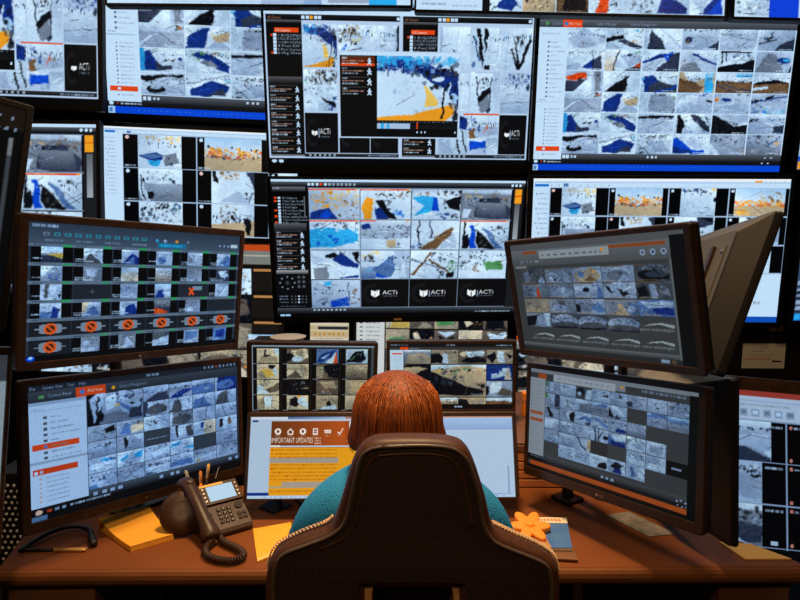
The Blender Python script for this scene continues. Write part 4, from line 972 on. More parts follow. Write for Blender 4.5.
def f_dark(c):      # nearly black page on the far-left screen
    W, H = c.W, c.H
    c.rect(0, 0, W, H, (.030, .034, .042))
    c.rect(0, 0, W, H * .10, (.10, .075, .06))
    for k in range(4):
        c.ell(W * (.88 + .03 * k), H * .055, W * .004, H * .007, 'l', .7)
    for k in range(4):
        c.ell(W * (.92 + .02 * k), H * .105, W * .004, H * .007, 'l', .7)
    c.rect(W * .968, H * .14, W * .976, H * .98, (.22, .245, .27))
    c.rect(W * .968, H * .14, W * .978, H * .22, (.42, .45, .48))


def f_grey(c):      # pale page on the low far-left screen
    W, H = c.W, c.H
    c.rect(0, 0, W, H, (.48, .54, .58))
    c.rect(0, 0, W, H * .14, (.20, .22, .25))
    for k in range(3):
        c.rect(W * (.90 + .03 * k), H * .09, W * (.915 + .03 * k), H * .115, 'l')
    for k in range(20):
        c.dash(W * .1, H * (.2 + .035 * k), W * .8, H * .012, 'g', k, .6)


def f_top_pale(c):  # only its lowest strip shows over the other screens
    W, H = c.W, c.H
    c.rect(0, 0, W, H, 'w')
    c.rect(W * .50, H * .965, W * .64, H, 'l')
    c.rect(W * .64, H * .955, W * .70, H * .995, 'p', .5)
    c.rect(W * .86, H * .955, W * .95, H, 'c')
    c.rect(W * .72, H * .965, W * .86, H * .985, 'g', .6)
    c.dash(W * .2, H * .975, W * .6, H * .008, 'm', 2, .5)
    c.rect(0, 0, W, H * .06, 'd')
    for k in range(12):
        c.dash(W * .05, H * (.12 + .06 * k), W * .8, H * .015, 'm', k, .5)


def f_top_tiles(c):
    W, H = c.W, c.H
    c.rect(0, 0, W, H, 'w')
    c.dash(W * .02, H * .955, W * .10, H * .012, 'g', 1, .7)
    c.dash(W * .12, H * .965, W * .2, H * .010, 'm', 2, .7)
    c.rect(W * .215, H * .9, W * .24, H, 'k')
    T = ["w;b:20 90,50 40,90 80,70 100;~c 20 40 80 80 8;~k 0 50 30 100 8", "t;~k 10 10 98 96 24;~w 10 20 96 80 10;~n 0 60 60 98 8", "n;k:20 96,30 30,90 40,96 96;~t 10 10 40 50 6;~k 40 20 96 80 12", "w;r:20 100,34 40,60 50,56 100;~k 50 20 98 96 14;~l 4 10 40 50 5", "w;~k 20 50 98 98 22;~d 30 30 90 96 12", "w;b:4 96,20 40,60 60,96 80,96 98;~b 10 50 60 96 8", "w;b:30 98,96 20,98 98;l:4 60,60 20,40 98;B:50 96,96 50,98 98"]
    for k, t in enumerate(T):
        c.tile(W * (.24 + .108 * k), H * .80, W * .106, H * .195, t, 440 + k, False, .08)
        c.street(W * (.24 + .108 * k), H * .60, W * .106, H * .195, 450 + k)
    c.rect(0, 0, W, H * .06, 'd')


def f_top_blue(c):
    W, H = c.W, c.H
    c.rect(0, 0, W, H, 'w')
    c.tile(W * .0, H * .86, W * .11, H * .13, "w;~k 10 30 60 98 16;~d 20 40 98 98 14;l:60 0,98 0,98 40", 460, False)
    c.rect(W * .112, H * .88, W * .205, H, (.05, .25, .84))
    c.rect(W * .205, H * .9, W * .25, H, 'w')
    c.rect(W * .21, H * .93, W * .24, H * .98, 'k')
    c.rect(0, H * .875, W * .3, H * .885, 'l')


def f_side(c):      # far-right screens, only a sliver in view
    W, H = c.W, c.H
    c.rect(0, 0, W, H, (.17, .24, .36))
    c.rect(0, 0, W, H * .03, 'l')
    c.rect(0, H * .03, W * .06, H * .80, (.20, .29, .42))
    for k in range(5):
        c.rect(W * .008, H * (.72 + .045 * k), W * .08, H * (.74 + .045 * k), 'l', .8)
        c.dash(W * .01, H * (.742 + .045 * k), W * .08, H * .02, 'k', k)
    c.rect(0, H * .945, W, H, (.10, .38, .78))
    c.rect(W * .005, H * .955, W * .03, H * .99, 'c')
    for r in range(3):
        for q in range(4):
            c.street(W * (.1 + .22 * q), H * (.08 + .26 * r), W * .21, H * .25, 470 + r * 4 + q)


def f_side_list(c):
    W, H = c.W, c.H
    c.rect(0, 0, W, H, 'l')
    c.rect(0, H * .03, W * .03, H * .09, 'r')
    for k in range(22):
        c.dash(W * .008, H * (.14 + .035 * k), W * .08, H * .012, 'g', k, .7)
    c.rect(0, H * .91, W, H * .94, (.08, .30, .72))
    c.rect(0, H * .94, W, H, (.30, .42, .52))
    c.rect(W * .01, H * .945, W * .04, H * .995, 'o')
    c.rect(W * .05, H * .95, W * .08, H * .99, 'w')
    for r in range(3):
        for q in range(4):
            c.street(W * (.1 + .22 * q), H * (.08 + .27 * r), W * .21, H * .26, 490 + r * 4 + q)


def f_low_center(c):    # peeps out under the middle column
    W, H = c.W, c.H
    c.rect(0, 0, W, H, (.05, .05, .05))
    c.rect(W * .02, H * .0, W * .20, H, (.78, .80, .80))
    c.rect(W * .05, H * .02, W * .16, H * .045, 'r')
    for k in range(9):
        c.rect(W * .04, H * (.07 + .05 * k), W * .06, H * (.085 + .05 * k), 'x')
        c.dash(W * .08, H * (.072 + .05 * k), W * .17, H * .012, 'g', k)
    T = ["i;~n 10 20 98 98 10;y:20 96,40 40,98 60,98 96", "a;w:20 10,60 20,96 4,98 30,60 70,30 60;~d 4 30 98 90 12;e:30 96,60 60,96 96", "e;G:10 40,80 40,80 80,10 84;~i 0 10 98 40 8;~a 60 40 98 90 6", "k;i:10 20,30 10,60 70,30 90;~o 60 40 98 96 8;~e 30 20 90 60 8", "a;k:10 96,20 30,50 50,80 30,98 96;w:10 10,50 40,90 10"]
    for r in range(4):
        for k in range(5):
            c.tile(W * (.21 + .158 * k), H * (.005 + .24 * r), W * .154, H * .23, T[(k + 2 * r) % 5], 510 + k + 5 * r, False, .10)
    return


def f_low_left(c):      # red strip, grey bar and fish-eye pictures
    W, H = c.W, c.H
    c.rect(0, 0, W, H, (.07, .06, .055))
    c.rect(0, H * .03, W, H * .075, (.72, .28, .10))
    c.rect(0, H * .075, W, H * .17, (.46, .48, .47))
    c.rect(0, H * .10, W, H * .11, 'i', .6)
    F = ["k;w:0 10,60 0,60 16,10 26;a:20 30,90 10,98 70,40 96;~k 20 30 70 60 8;*i 20 84 16 6;~w 10 70 30 90 5", "a;e:0 20,50 0,98 20,98 90,40 96;k:0 40,40 30,50 96,0 96;~n 40 40 90 80 8", "e;*a 40 90 60 70;*i 44 100 48 50;~k 60 20 98 60 12", "w;~k 4 30 98 98 26;~e 10 20 98 96 14;*w 60 50 20 14"]
    for r in range(4):
        for q in range(4):
            c.tile(W * (.02 + .215 * q), H * (.20 + .20 * r), W * .205, H * .19, F[(r + q) % 4], 530 + r * 4 + q, False, .12)
        c.rect(W * .88, H * (.205 + .19 * r), W * .99, H * (.222 + .19 * r), (.70, .50, .30))
        c.rect(W * .87, H * (.23 + .19 * r), W * .98, H * (.36 + .19 * r), (.10, .085, .075))
    c.tile(W * .86, H * .68, W * .13, H * .22, "l;^si 0 0 100 40;n:10 50,60 40,90 60,70 80;~k 10 40 60 70 8;e:0 70,98 80,98 98,0 98", 560, False)
    c.rect(W * .84, H * .91, W, H * .935, (.75, .50, .25))


def f_small(c):         # cream page on the little screen below the middle column
    W, H = c.W, c.H
    c.rect(0, 0, W, H, (.72, .66, .52))
    c.rect(0, 0, W, H * .12, 'i')
    c.rect(W * .2, H * .16, W * .98, H * .26, (.14, .16, .2))
    c.rect(0, H * .26, W, H * .34, (.78, .72, .58))
    for k in range(7):
        c.rect(W * (.1 + .12 * k), H * .38, W * (.16 + .12 * k), H * .5, (.72, .52, .22))
    c.rect(0, H * .56, W, H, (.80, .76, .66))
    for k in range(5):
        c.dash(W * .1, H * (.6 + .07 * k), W * .85, H * .03, 'n', k, .6)

# ------------------------------------------------------------------ materials
def mat(name, col, rough=.5, metal=0., spec=.5, noise=None, bump=0., coat=0., stretch=None, col2=None):
    m = bpy.data.materials.new(name)
    m.use_nodes = True
    nt = m.node_tree
    b = nt.nodes['Principled BSDF']
    b.inputs['Base Color'].default_value = (*col, 1)
    b.inputs['Roughness'].default_value = rough
    b.inputs['Metallic'].default_value = metal
    b.inputs['Specular IOR Level'].default_value = spec
    b.inputs['Coat Weight'].default_value = coat
    if noise:
        tc = nt.nodes.new('ShaderNodeTexCoord')
        mp = nt.nodes.new('ShaderNodeMapping')
        mp.inputs['Scale'].default_value = stretch or (1, 1, 1)
        nz = nt.nodes.new('ShaderNodeTexNoise')
        nz.inputs['Scale'].default_value = noise
        nz.inputs['Detail'].default_value = 5
        nt.links.new(tc.outputs['Object'], mp.inputs[0])
        nt.links.new(mp.outputs[0], nz.inputs['Vector'])
        cr = nt.nodes.new('ShaderNodeValToRGB')
        c2 = col2 or tuple(min(1, v * 1.35) for v in col)
        c1 = col if col2 else tuple(v * .7 for v in col)
        cr.color_ramp.elements[0].color = (*c1, 1)
        cr.color_ramp.elements[1].color = (*c2, 1)
        cr.color_ramp.elements[0].position = .3
        cr.color_ramp.elements[1].position = .7
        nt.links.new(nz.outputs['Fac'], cr.inputs[0])
        nt.links.new(cr.outputs[0], b.inputs['Base Color'])
        if bump:
            bp = nt.nodes.new('ShaderNodeBump')
            bp.inputs['Strength'].default_value = bump
            bp.inputs['Distance'].default_value = .004
            nt.links.new(nz.outputs['Fac'], bp.inputs['Height'])
            nt.links.new(bp.outputs[0], b.inputs['Normal'])
    return m


def lit_mat(name, col, strength=1.):
    m = mat(name, (0, 0, 0), .3, spec=.2)
    b = m.node_tree.nodes['Principled BSDF']
    b.inputs['Emission Color'].default_value = (*col, 1)
    b.inputs['Emission Strength'].default_value = strength
    return m


M = {}
M['picture'] = lit_mat('lit_screen', (0, 0, 0))
_n = M['picture'].node_tree
_a = _n.nodes.new('ShaderNodeAttribute')
_a.attribute_name = 'picture'
_n.links.new(_a.outputs['Color'], _n.nodes['Principled BSDF'].inputs['Emission Color'])
_n.nodes['Principled BSDF'].inputs['Roughness'].default_value = .35
M['picture'].cycles.emission_sampling = 'NONE'
M['wall_bezel'] = mat('black_wall_bezel', (.006, .0065, .008), .45, spec=.25)
M['bezel'] = mat('dark_brown_bezel', (.034, .016, .008), .36, spec=.45, noise=40)
M['back'] = mat('grey_brown_housing', (.085, .080, .070), .6, spec=.25, noise=12, col2=(.11, .102, .090))
M['back_lit_top'] = mat('lit_top_housing', (.20, .19, .17), .6, spec=.25, noise=12, col2=(.24, .23, .205))  # paler copy of the housing grey; light from above put into the colour
M['back_dark'] = mat('black_housing', (.012, .009, .008), .5, spec=.3)
M['metal'] = mat('brushed_metal', (.36, .32, .28), .35, .9, noise=60)
M['black'] = mat('black_plastic', (.012, .010, .010), .42, spec=.4)
M['desk'] = mat('brown_desk_laminate', (.190, .058, .016), .60, spec=.12, noise=9, col2=(.215, .068, .019))
M['desk_edge'] = mat('brown_desk_edge', (.180, .062, .021), .60, spec=.15, noise=14, col2=(.20, .072, .025))
M['panel'] = mat('brown_desk_panel', (.155, .065, .030), .6, noise=8)
M['slat'] = mat('orange_brown_wood', (.58, .21, .07), .55, noise=6, stretch=(1, 8, 8), col2=(.68, .26, .09))
M['gap'] = mat('dark_backing', (.012, .008, .006), .8)
M['floor'] = mat('dark_carpet', (.020, .014, .011), .95, spec=.1, noise=180, bump=.3)
M['wall'] = mat('charcoal_wall', (.012, .011, .011), .9, spec=.1, noise=5)
M['ceiling'] = mat('dark_ceiling', (.05, .045, .04), .9, spec=.1, noise=7)
M['trim'] = mat('black_baseboard', (.01, .009, .008), .6)
M['leather'] = mat('brown_leather', (.066, .024, .010), .46, spec=.32, noise=160, bump=.08)
M['leather_dark'] = mat('dark_leather_panel', (.032, .018, .014), .62, spec=.2, noise=220, bump=.3)
M['piping'] = mat('worn_piping', (.085, .055, .040), .35, spec=.5)
M['stitch'] = mat('tan_stitching', (.62, .42, .24), .6)
M['tan'] = mat('tan_leather', (.50, .24, .09), .55, noise=60)
M['navy'] = mat('navy_cushion', (.014, .022, .045), .8, noise=120)
M['skin'] = mat('skin', (.60, .33, .22), .5, noise=30)
M['hair'] = mat('red_brown_hair', (.060, .014, .004), .50, spec=.25, noise=34, stretch=(5, 5, .35), col2=(.33, .080, .016), bump=.35)
M['strand'] = mat('copper_hair', (.42, .11, .020), .45, spec=.3)
M['sweater'] = mat('teal_knit', (.020, .225, .50), .85, spec=.12, noise=260, bump=.5, col2=(.034, .29, .60))
M['cuff'] = mat('navy_check', (.012, .03, .13), .85, noise=90, col2=(.02, .10, .20))
M['jeans'] = mat('navy_trousers', (.02, .03, .06), .85, noise=120)
M['shoe'] = mat('black_shoe', (.015, .012, .012), .5)
M['yellow'] = mat('orange_yellow_paper', (.90, .40, .035), .75, spec=.2, noise=90, col2=(.96, .46, .05))
M['gold'] = mat('gold_paper', (.88, .50, .13), .75, spec=.2)
M['grey_paper'] = mat('grey_paper', (.25, .225, .19), .75, spec=.2, noise=30)
M['ink'] = mat('ink', (.25, .16, .10), .8)
M['blue_cover'] = mat('blue_cover', (.050, .145, .42), .55, spec=.2, noise=24, col2=(.08, .19, .42))
M['cream'] = mat('cream_paper', (.80, .70, .46), .7)
M['orange'] = mat('orange_foam', (.95, .25, .012), .6, noise=150, col2=(1., .32, .02))
M['brass'] = mat('brass', (.78, .46, .17), .35, .25)
M['phone'] = mat('brown_black_phone', (.046, .021, .011), .40, spec=.35)
M['key'] = mat('phone_key', (.022, .014, .010), .55, spec=.25)
M['phone_lcd'] = lit_mat('phone_display', (.47, .66, .82), 1.)
M['phone_lcd'].node_tree.nodes['Principled BSDF'].inputs['Specular IOR Level'].default_value = 0.05
M['white'] = mat('white_plastic', (.75, .74, .72), .4)
M['notice'] = mat('cream_notice', (.78, .74, .60), .7)
M['pen_white'] = mat('pale_pen', (.70, .64, .55), .4)
M['red'] = mat('red_ink', (.60, .22, .14), .7)


# ------------------------------------------------------------------ building helpers
def link(name, me, m=None, parent=None, world=False):
    o = bpy.data.objects.new(name, me)
    COL.objects.link(o)
    if m is not None:
        me.materials.clear()
        me.materials.append(m)
    if parent is not None:
        o.parent = parent
        if world:
            me.transform(wm(parent).inverted())
    return o


def wm(o):
    m = o.matrix_basis.copy()
    while o.parent is not None:
        o = o.parent
        m = o.matrix_basis @ m
    return m


def tag(o, label, cat, group=None, kind=None):
    o['label'] = label
    o['category'] = cat
    if group:
        o['group'] = group
    if kind:
        o['kind'] = kind
    return o


def thing(name, label, cat, loc=(0, 0, 0), rot=(0, 0, 0), group=None):
    o = bpy.data.objects.new(name, None)
    o.empty_display_size = .05
    COL.objects.link(o)
    o.matrix_basis = Matrix.Translation(loc) @ Euler(rot).to_matrix().to_4x4()
    return tag(o, label, cat, group)


class MB:
    def __init__(s):
        s.v, s.f = [], []

    def add(s, v, f, mx=None):
        b = len(s.v)
        s.v += [tuple((mx @ Vector(p)) if mx is not None else p) for p in v]
        s.f += [tuple(i + b for i in q) for q in f]
        return s

    def box(s, x0, y0, z0, x1, y1, z1, mx=None, bev=0.):
        bm = bmesh.new()
        bmesh.ops.create_cube(bm, size=1)
        for v in bm.verts:
            v.co = Vector(((x0 + x1) / 2 + v.co.x * (x1 - x0), (y0 + y1) / 2 + v.co.y * (y1 - y0), (z0 + z1) / 2 + v.co.z * (z1 - z0)))
        if bev:
            bmesh.ops.bevel(bm, geom=list(bm.edges), offset=bev, segments=2, affect='EDGES', profile=.6)
        bm.verts.index_update()
        s.add([v.co[:] for v in bm.verts], [[v.index for v in f.verts] for f in bm.faces], mx)
        bm.free()
        return s

    def loops(s, L, closed=True, cap0=True, cap1=True, mx=None):
        """skin a list of equal-length point loops"""
        n = len(L[0])
        v = [p for l in L for p in l]
        f = []
        for i in range(len(L) - 1):
            for j in range(n if closed else n - 1):
                k = (j + 1) % n
                f.append((i * n + j, i * n + k, (i + 1) * n + k, (i + 1) * n + j))
        if cap0:
            f.append(tuple(range(n))[::-1])
        if cap1:
            f.append(tuple((len(L) - 1) * n + j for j in range(n)))
        return s.add(v, f, mx)

    def tube(s, pts, r, n=8, mx=None, flat=1.):
        P = [Vector(p) for p in pts]
        up = Vector((0, 0, 1))
        L = []
        for i, p in enumerate(P):
            t = (P[min(i + 1, len(P) - 1)] - P[max(i - 1, 0)]).normalized()
            if abs(t.dot(up)) > .98:
                up = Vector((1, 0, 0))
            a = t.cross(up).normalized()
            b = a.cross(t).normalized()
            up = b
            q = r[i] if isinstance(r, (list, tuple)) else r
            L.append([tuple(p + a * math.cos(2 * math.pi * j / n) * q + b * math.sin(2 * math.pi * j / n) * q * flat) for j in range(n)])
        return s.loops(L, mx=mx)

    def lathe(s, prof, n=24, mx=None):
        L = [[(r * math.cos(2 * math.pi * j / n), r * math.sin(2 * math.pi * j / n), z) for j in range(n)] for r, z in prof]
        return s.loops(L, mx=mx)

    def build(s, name, m, parent=None, world=False, smooth=False):
        me = bpy.data.meshes.new(name)
        me.from_pydata(s.v, [], s.f)
        bm = bmesh.new()
        bm.from_mesh(me)
        bmesh.ops.recalc_face_normals(bm, faces=bm.faces)
        bm.to_mesh(me)
        bm.free()
        if smooth:
            me.polygons.foreach_set('use_smooth', [True] * len(me.polygons))
        return link(name, me, m, parent, world)


def spline(pts, n=8):
    """smooth path through points"""
    P = [Vector(p) for p in pts]
    out = []
    for i in range(len(P) - 1):
        a, b, c, d = P[max(i - 1, 0)], P[i], P[i + 1], P[min(i + 2, len(P) - 1)]
        for k in range(n):
            t = k / n
            out.append(.5 * ((2 * b) + (c - a) * t + (2 * a - 5 * b + 4 * c - d) * t * t + (3 * b - a - 3 * c + d) * t ** 3))
    out.append(P[-1])
    return out


def rrect(w, h, r, y, cx=0, cz=0, n=4):
    """rounded rectangle in the x-z plane at depth y"""
    p = []
    for qx, qz, a0 in ((1, 1, 0), (-1, 1, 90), (-1, -1, 180), (1, -1, 270)):
        for k in range(n + 1):
            a = math.radians(a0 + 90 * k / n)
            p.append((cx + qx * (w / 2 - r) + r * math.cos(a), y, cz + qz * (h / 2 - r) + r * math.sin(a)))
    return p


def plate2d(name, loops, ext, bev, m, parent, mx, world=False, res=3):
    """outline (with holes) extruded both ways, rounded edges; mx takes the x-y outline to its place"""
    cu = bpy.data.curves.new('outline', 'CURVE')
    cu.dimensions = '2D'
    cu.fill_mode = 'BOTH'
    cu.extrude = ext
    cu.bevel_depth = bev
    cu.bevel_resolution = res
    for l in loops:
        sp = cu.splines.new('POLY')
        sp.points.add(len(l) - 1)
        for i, p in enumerate(l):
            sp.points[i].co = (p[0], p[1], 0, 1)
        sp.use_cyclic_u = True
    ob = bpy.data.objects.new('outline', cu)
    COL.objects.link(ob)
    dg = bpy.context.evaluated_depsgraph_get()
    me = bpy.data.meshes.new_from_object(ob.evaluated_get(dg))
    bpy.data.objects.remove(ob)
    bpy.data.curves.remove(cu)
    me.transform(mx)
    bm = bmesh.new()
    bm.from_mesh(me)
    bmesh.ops.remove_doubles(bm, verts=bm.verts, dist=1e-5)
    bmesh.ops.recalc_face_normals(bm, faces=bm.faces)
    bm.to_mesh(me)
    bm.free()
    me.name = name
    me.polygons.foreach_set('use_smooth', [True] * len(me.polygons))
    try:
        me.set_sharp_from_angle(angle=R_(40))
    except Exception:
        pass
    return link(name, me, m, parent, world)


XZ = Matrix(((1, 0, 0, 0), (0, 0, -1, 0), (0, 1, 0, 0), (0, 0, 0, 1)))     # outline x-y -> x-z, facing -y


def text_mesh(name, s, h, m, parent, mx, depth=.0006):
    T = text_tris(s)
    k = h / .70
    cx = T[..., 0].max() / 2
    v, f = [], []
    for t in T:
        b = len(v)
        v += [((p[0] - cx) * k, p[1] * k - h / 2, 0) for p in t]
        f.append((b, b + 1, b + 2))
    me = bpy.data.meshes.new(name)
    me.from_pydata(v, [], f)
    bm = bmesh.new()
    bm.from_mesh(me)
    bmesh.ops.remove_doubles(bm, verts=bm.verts, dist=1e-6)
    r = bmesh.ops.extrude_face_region(bm, geom=list(bm.faces))
    for e in r['geom']:
        if isinstance(e, bmesh.types.BMVert):
            e.co.z += depth
    bmesh.ops.recalc_face_normals(bm, faces=bm.faces)
    bm.to_mesh(me)
    bm.free()
    me.transform(mx)
    return link(name, me, m, parent)


def picture_mesh(a, w, h, y, cx=0., cz=0.):
    """a lit panel in the x-z plane facing -y that shows the picture a"""
    H, W = a.shape[:2]
    X = cx + w * ((np.arange(W)) / (W - 1) - .5)
    Z = cz + h * (.5 - np.arange(H) / (H - 1))
    co = np.empty((H, W, 3), np.float32)
    co[..., 0] = X[None, :]
    co[..., 1] = y
    co[..., 2] = Z[:, None]
    idx = np.arange(H * W, dtype=np.int32).reshape(H, W)
    q = np.stack([idx[1:, :-1], idx[1:, 1:], idx[:-1, 1:], idx[:-1, :-1]], -1).reshape(-1)
    nf = (H - 1) * (W - 1)
    me = bpy.data.meshes.new('screen')
    me.vertices.add(H * W)
    me.vertices.foreach_set('co', co.reshape(-1))
    me.loops.add(nf * 4)
    me.loops.foreach_set('vertex_index', q)
    me.polygons.add(nf)
    me.polygons.foreach_set('loop_start', np.arange(0, nf * 4, 4, dtype=np.int32))
    me.update(calc_edges=True)
    lin = np.where(a <= .04045, a / 12.92, ((a + .055) / 1.055) ** 2.4)
    rgba = np.ones((H * W, 4), np.float32)
    rgba[:, :3] = lin.reshape(-1, 3)
    at = me.color_attributes.new('picture', 'FLOAT_COLOR', 'POINT')
    at.data.foreach_set('color', rgba.reshape(-1))
    return me


def monitor(name, label, pose, pic, bez, group=None, m='bezel', deep=.035, hump=(.10, .10, .03), back='back_dark', logo=False, flip=False, cat='monitor', rad=.008, lamp=False):
    """pose: x y z yaw tilt roll and the frame's outer width and height; bez: left right top bottom"""
    x, y, z, ya, ti, ro, w, h = pose
    rot = Matrix.Rotation(R_(ya), 4, 'Z') @ Matrix.Rotation(R_(ti), 4, 'X') @ Matrix.Rotation(R_(ro), 4, 'Y')
    if flip:
        rot = rot @ Matrix.Rotation(math.pi, 4, 'Z')
    o = thing(name, label, cat, group=group)
    o.matrix_basis = Matrix.Translation((x, y, z)) @ rot
    bl, br, bt, bb = bez
    iw, ih, icx, icz = w - bl - br, h - bt - bb, (bl - br) / 2, (bb - bt) / 2
    f = MB()
    c = .003
    f.loops([rrect(w, h, rad, deep * .5), rrect(w, h, rad, c), rrect(w - .6 * c, h - .6 * c, rad - .3 * c, c * .3), rrect(w - 2 * c, h - 2 * c, rad - .5 * c, 0),
             rrect(iw + .002, ih + .002, .0012, 0, icx, icz), rrect(iw, ih, .001, .005, icx, icz)], cap0=False, cap1=False)
    fo = f.build('bezel', M[m], o)
    hx, hz, hd = hump
    b = MB()
    b.loops([rrect(w - .002, h - .002, rad, deep * .5 - .001), rrect(w - .004, h - .004, rad, deep), rrect(w - 2 * hx, h - 2 * hz, .01, deep + hd), rrect(w - 2 * hx - .01, h - 2 * hz - .01, .008, deep + hd + .003)], cap0=False)
    b.build('housing', M[back], o)
    so = link('screen', picture_mesh(pic, iw, ih, .0045, icx, icz), M['picture'], o)
    if logo:
        e = MB()
        e.lathe([(.0, 0), (.0042, 0), (.0042, .0008), (0, .0008)], 16, Matrix.Translation((-.009, 0, -h / 2 + bb / 2)) @ Matrix.Rotation(R_(90), 4, 'X'))
        e.build('logo_disc', M['metal'], o)
        text_mesh('logo', 'LG', .0075, M['metal'], o, Matrix.Translation((.006, 0, -h / 2 + bb / 2)) @ XZ)
    if lamp:
        e = MB()
        e.box(-.02, -.0012, -h / 2 + bb * .3, .02, 0, -h / 2 + bb * .62, bev=.0004)
        e.build('indicator_light', M['brass'], o)
    return o


def bracket(o, wall_y):
    """arm from the back of a wall screen to the wall"""
    mx = wm(o)
    c = mx @ Vector((0, .06, 0))
    b = MB()
    b.box(c.x - .04, c.y, c.z - .04, c.x + .04, wall_y, c.z + .04)
    b.box(c.x - .16, wall_y - .02, c.z - .12, c.x + .16, wall_y, c.z + .12)
    b.build('wall_bracket', M['black'], o, True)


def desk_stand(o, base, z0, r=(.11, .09), yaw=0., back=.06, zc=-.02):
    mx = wm(o)
    p = mx @ Vector((0, back, zc))
    b = MB()
    rz = Matrix.Translation((base[0], base[1], z0)) @ Matrix.Rotation(R_(yaw), 4, 'Z')
    b.box(-r[0], -r[1], 0, r[0], r[1], .012, rz, .004)
    b.build('stand_base', M['black'], o, True)
    n = MB()
    n.tube([(base[0], base[1], z0 + .01), (base[0], base[1], (z0 + p.z) / 2), (p.x * .4 + base[0] * .6, p.y * .4 + base[1] * .6, p.z), tuple(p)], .017, 10)
    n.build('stand_neck', M['black'], o, True)

# ------------------------------------------------------------------ the room
WALL_Y = 3.50


def struct(name, x0, y0, z0, x1, y1, z1, m):
    o = MB().box(x0, y0, z0, x1, y1, z1).build(name, m)
    o['kind'] = 'structure'
    return o


struct('floor', -4.2, -2.6, -.1, 4.2, WALL_Y + .12, 0, M['floor'])
struct('ceiling', -4.2, -2.6, 3.3, 4.2, WALL_Y + .12, 3.4, M['ceiling'])
struct('wall_back', -4.2, WALL_Y, 0, 4.2, WALL_Y + .12, 3.3, M['wall'])
struct('wall_left', -4.2, -2.6, 0, -4.08, WALL_Y, 3.3, M['wall'])
struct('wall_right', 4.08, -2.6, 0, 4.2, WALL_Y, 3.3, M['wall'])
struct('wall_front', -4.08, -2.6, 0, 4.08, -2.48, 3.3, M['wall'])
struct('baseboard_back', -4.08, WALL_Y - .015, 0, 4.08, WALL_Y, .1, M['trim'])

# ------------------------------------------------------------------ the wall of screens
WG = 'wall mounted video wall screens'


def outer(p, bez):
    """frame pose from the pose of its lit area"""
    x, y, z, a, t, r, w, h = p
    bl, br, bt, bb = bez
    rot = (Matrix.Rotation(R_(a), 3, 'Z') @ Matrix.Rotation(R_(t), 3, 'X') @ Matrix.Rotation(R_(r), 3, 'Y'))
    d = rot @ Vector(((br - bl) / 2, 0, (bt - bb) / 2))
    return (x + d.x, y + d.y, z + d.z, a, t, r, w + bl + br, h + bt + bb)


def wallscreen(label, pose, pic, bez, wy=WALL_Y, **k):
    k.setdefault('lamp', False)
    o = monitor('wall_mounted_monitor', label, pose, pic, bez, WG, 'wall_bezel', .04, (.14, .10, .03), 'back_dark', **k)
    bracket(o, wy)
    return o


def shifted(p, dx):
    x, y, z, a, t, r, w, h = p
    return (x + dx * math.cos(R_(a)), y + dx * math.sin(R_(a)), z, a, t, r, w, h)


C2 = (-.0013, 2.8272, 2.1758, 2.67, 7.85, -.21, 1.24, .722)
D2 = (1.2006, 2.8283, 2.1695, 1.49, 4.79, -.11, 1.21, .709)
C3 = (-.0069, 2.925, 1.4471, 4.26, 12.66, -.33, 1.24, .724)
D3 = (1.1914, 2.8015, 1.4616, -1.83, 2.78, -.06, 1.21, .705)
BZ = (.02, .02, .018, .038)
wallscreen('upper middle wall screen with a snowy yellow picture open over two dark-sided windows', C2, acti_windows(268, 157, 1.6), (.012, .026, .012, .046))
wallscreen('upper right wall screen with six rows of parking pictures and a blue taskbar', D2, grid36(262, 159, 1.6), (.018, .026, .010, .024))
wallscreen('middle wall screen with a turquoise pool among sixteen pictures in the centre column', C3, acti_grid(256, 143, 1.6), (.022, .022, .012, .036), lamp=True)
wallscreen('right wall screen with orange hedge pictures, half hidden behind the tilted dim screen', D3, park_page(262, 143, 1.6), (.026, .022, .016, .026))
wallscreen('far right upper wall screen, only its pale left edge in view beside the parking grid', shifted(D2, 1.245), plain(262, 159, .5, f_side_list), BZ)
wallscreen('far right lower wall screen, only its blue grey left edge in view', shifted(D3, 1.245), plain(262, 143, .5, f_side), BZ)
b = (.02, .02, .012, .026)
wallscreen('upper left wall screen with large parking pictures over a blue taskbar, left of middle column', outer((-.711, 3.13, 2.538, -.3, 5.81, 2.29, 1.56, .845), b), grid36(262, 159, 1.5), b)
b = (.02, .02, .02, .025)
wallscreen('left wall screen with orange hedge pictures above the upper left desk monitor', outer((-.983, 3.012, 1.778, 5.43, .02, 1.35, .93, .518), b), park_page(230, 128, 1.5, 3, .31, False, .10, .375), b)
b = (.02, .022, .02, .026)
wallscreen('leftmost upper wall screen with a snowy street picture beside a black logo tile', outer((-2.062, 2.8205, 2.52, .46, -1.13, 1.59, 1.38, .777), b), acti_windows(268, 157, 1.3), b)
b = (.02, .018, .018, .03)
wallscreen('leftmost lower wall screen with a dark road picture, behind the black angled monitor', outer((-2.035, 2.703, 1.635, -.12, -3.49, .39, 1.36, .766), b), acti_grid(256, 143, 1.4), b)
b = (.008, .010, .012, .012)
wallscreen('topmost wall screen left of centre, a pale strip with a light blue block', outer((-.592, 2.629, 2.827, 3.1, -5.1, -1.1, 1.24, .696), b), plain(310, 174, .8, f_top_pale), b)
wallscreen('topmost wall screen right of centre with a row of snowy pictures along its bottom', outer((.685, 2.565, 2.778, -1.1, -4.3, 1.2, 1.24, .688), b), plain(310, 174, 1.3, f_top_tiles), b)
wallscreen('topmost wall screen at the right corner with a solid blue block at its bottom', outer((1.975, 2.54, 2.75, -1.1, -4.3, 1.2, 1.26, .688), b), plain(310, 174, .9, f_top_blue), b)
b = (.03, .03, .03, .03)
wallscreen('low wall screen with fish-eye pictures under an orange strip behind upper left desk monitor', (-1.31, 3.22, 1.13, -1.5, 0, .6, 1.43, .80), plain(263, 148, 1.2, f_low_left), b)
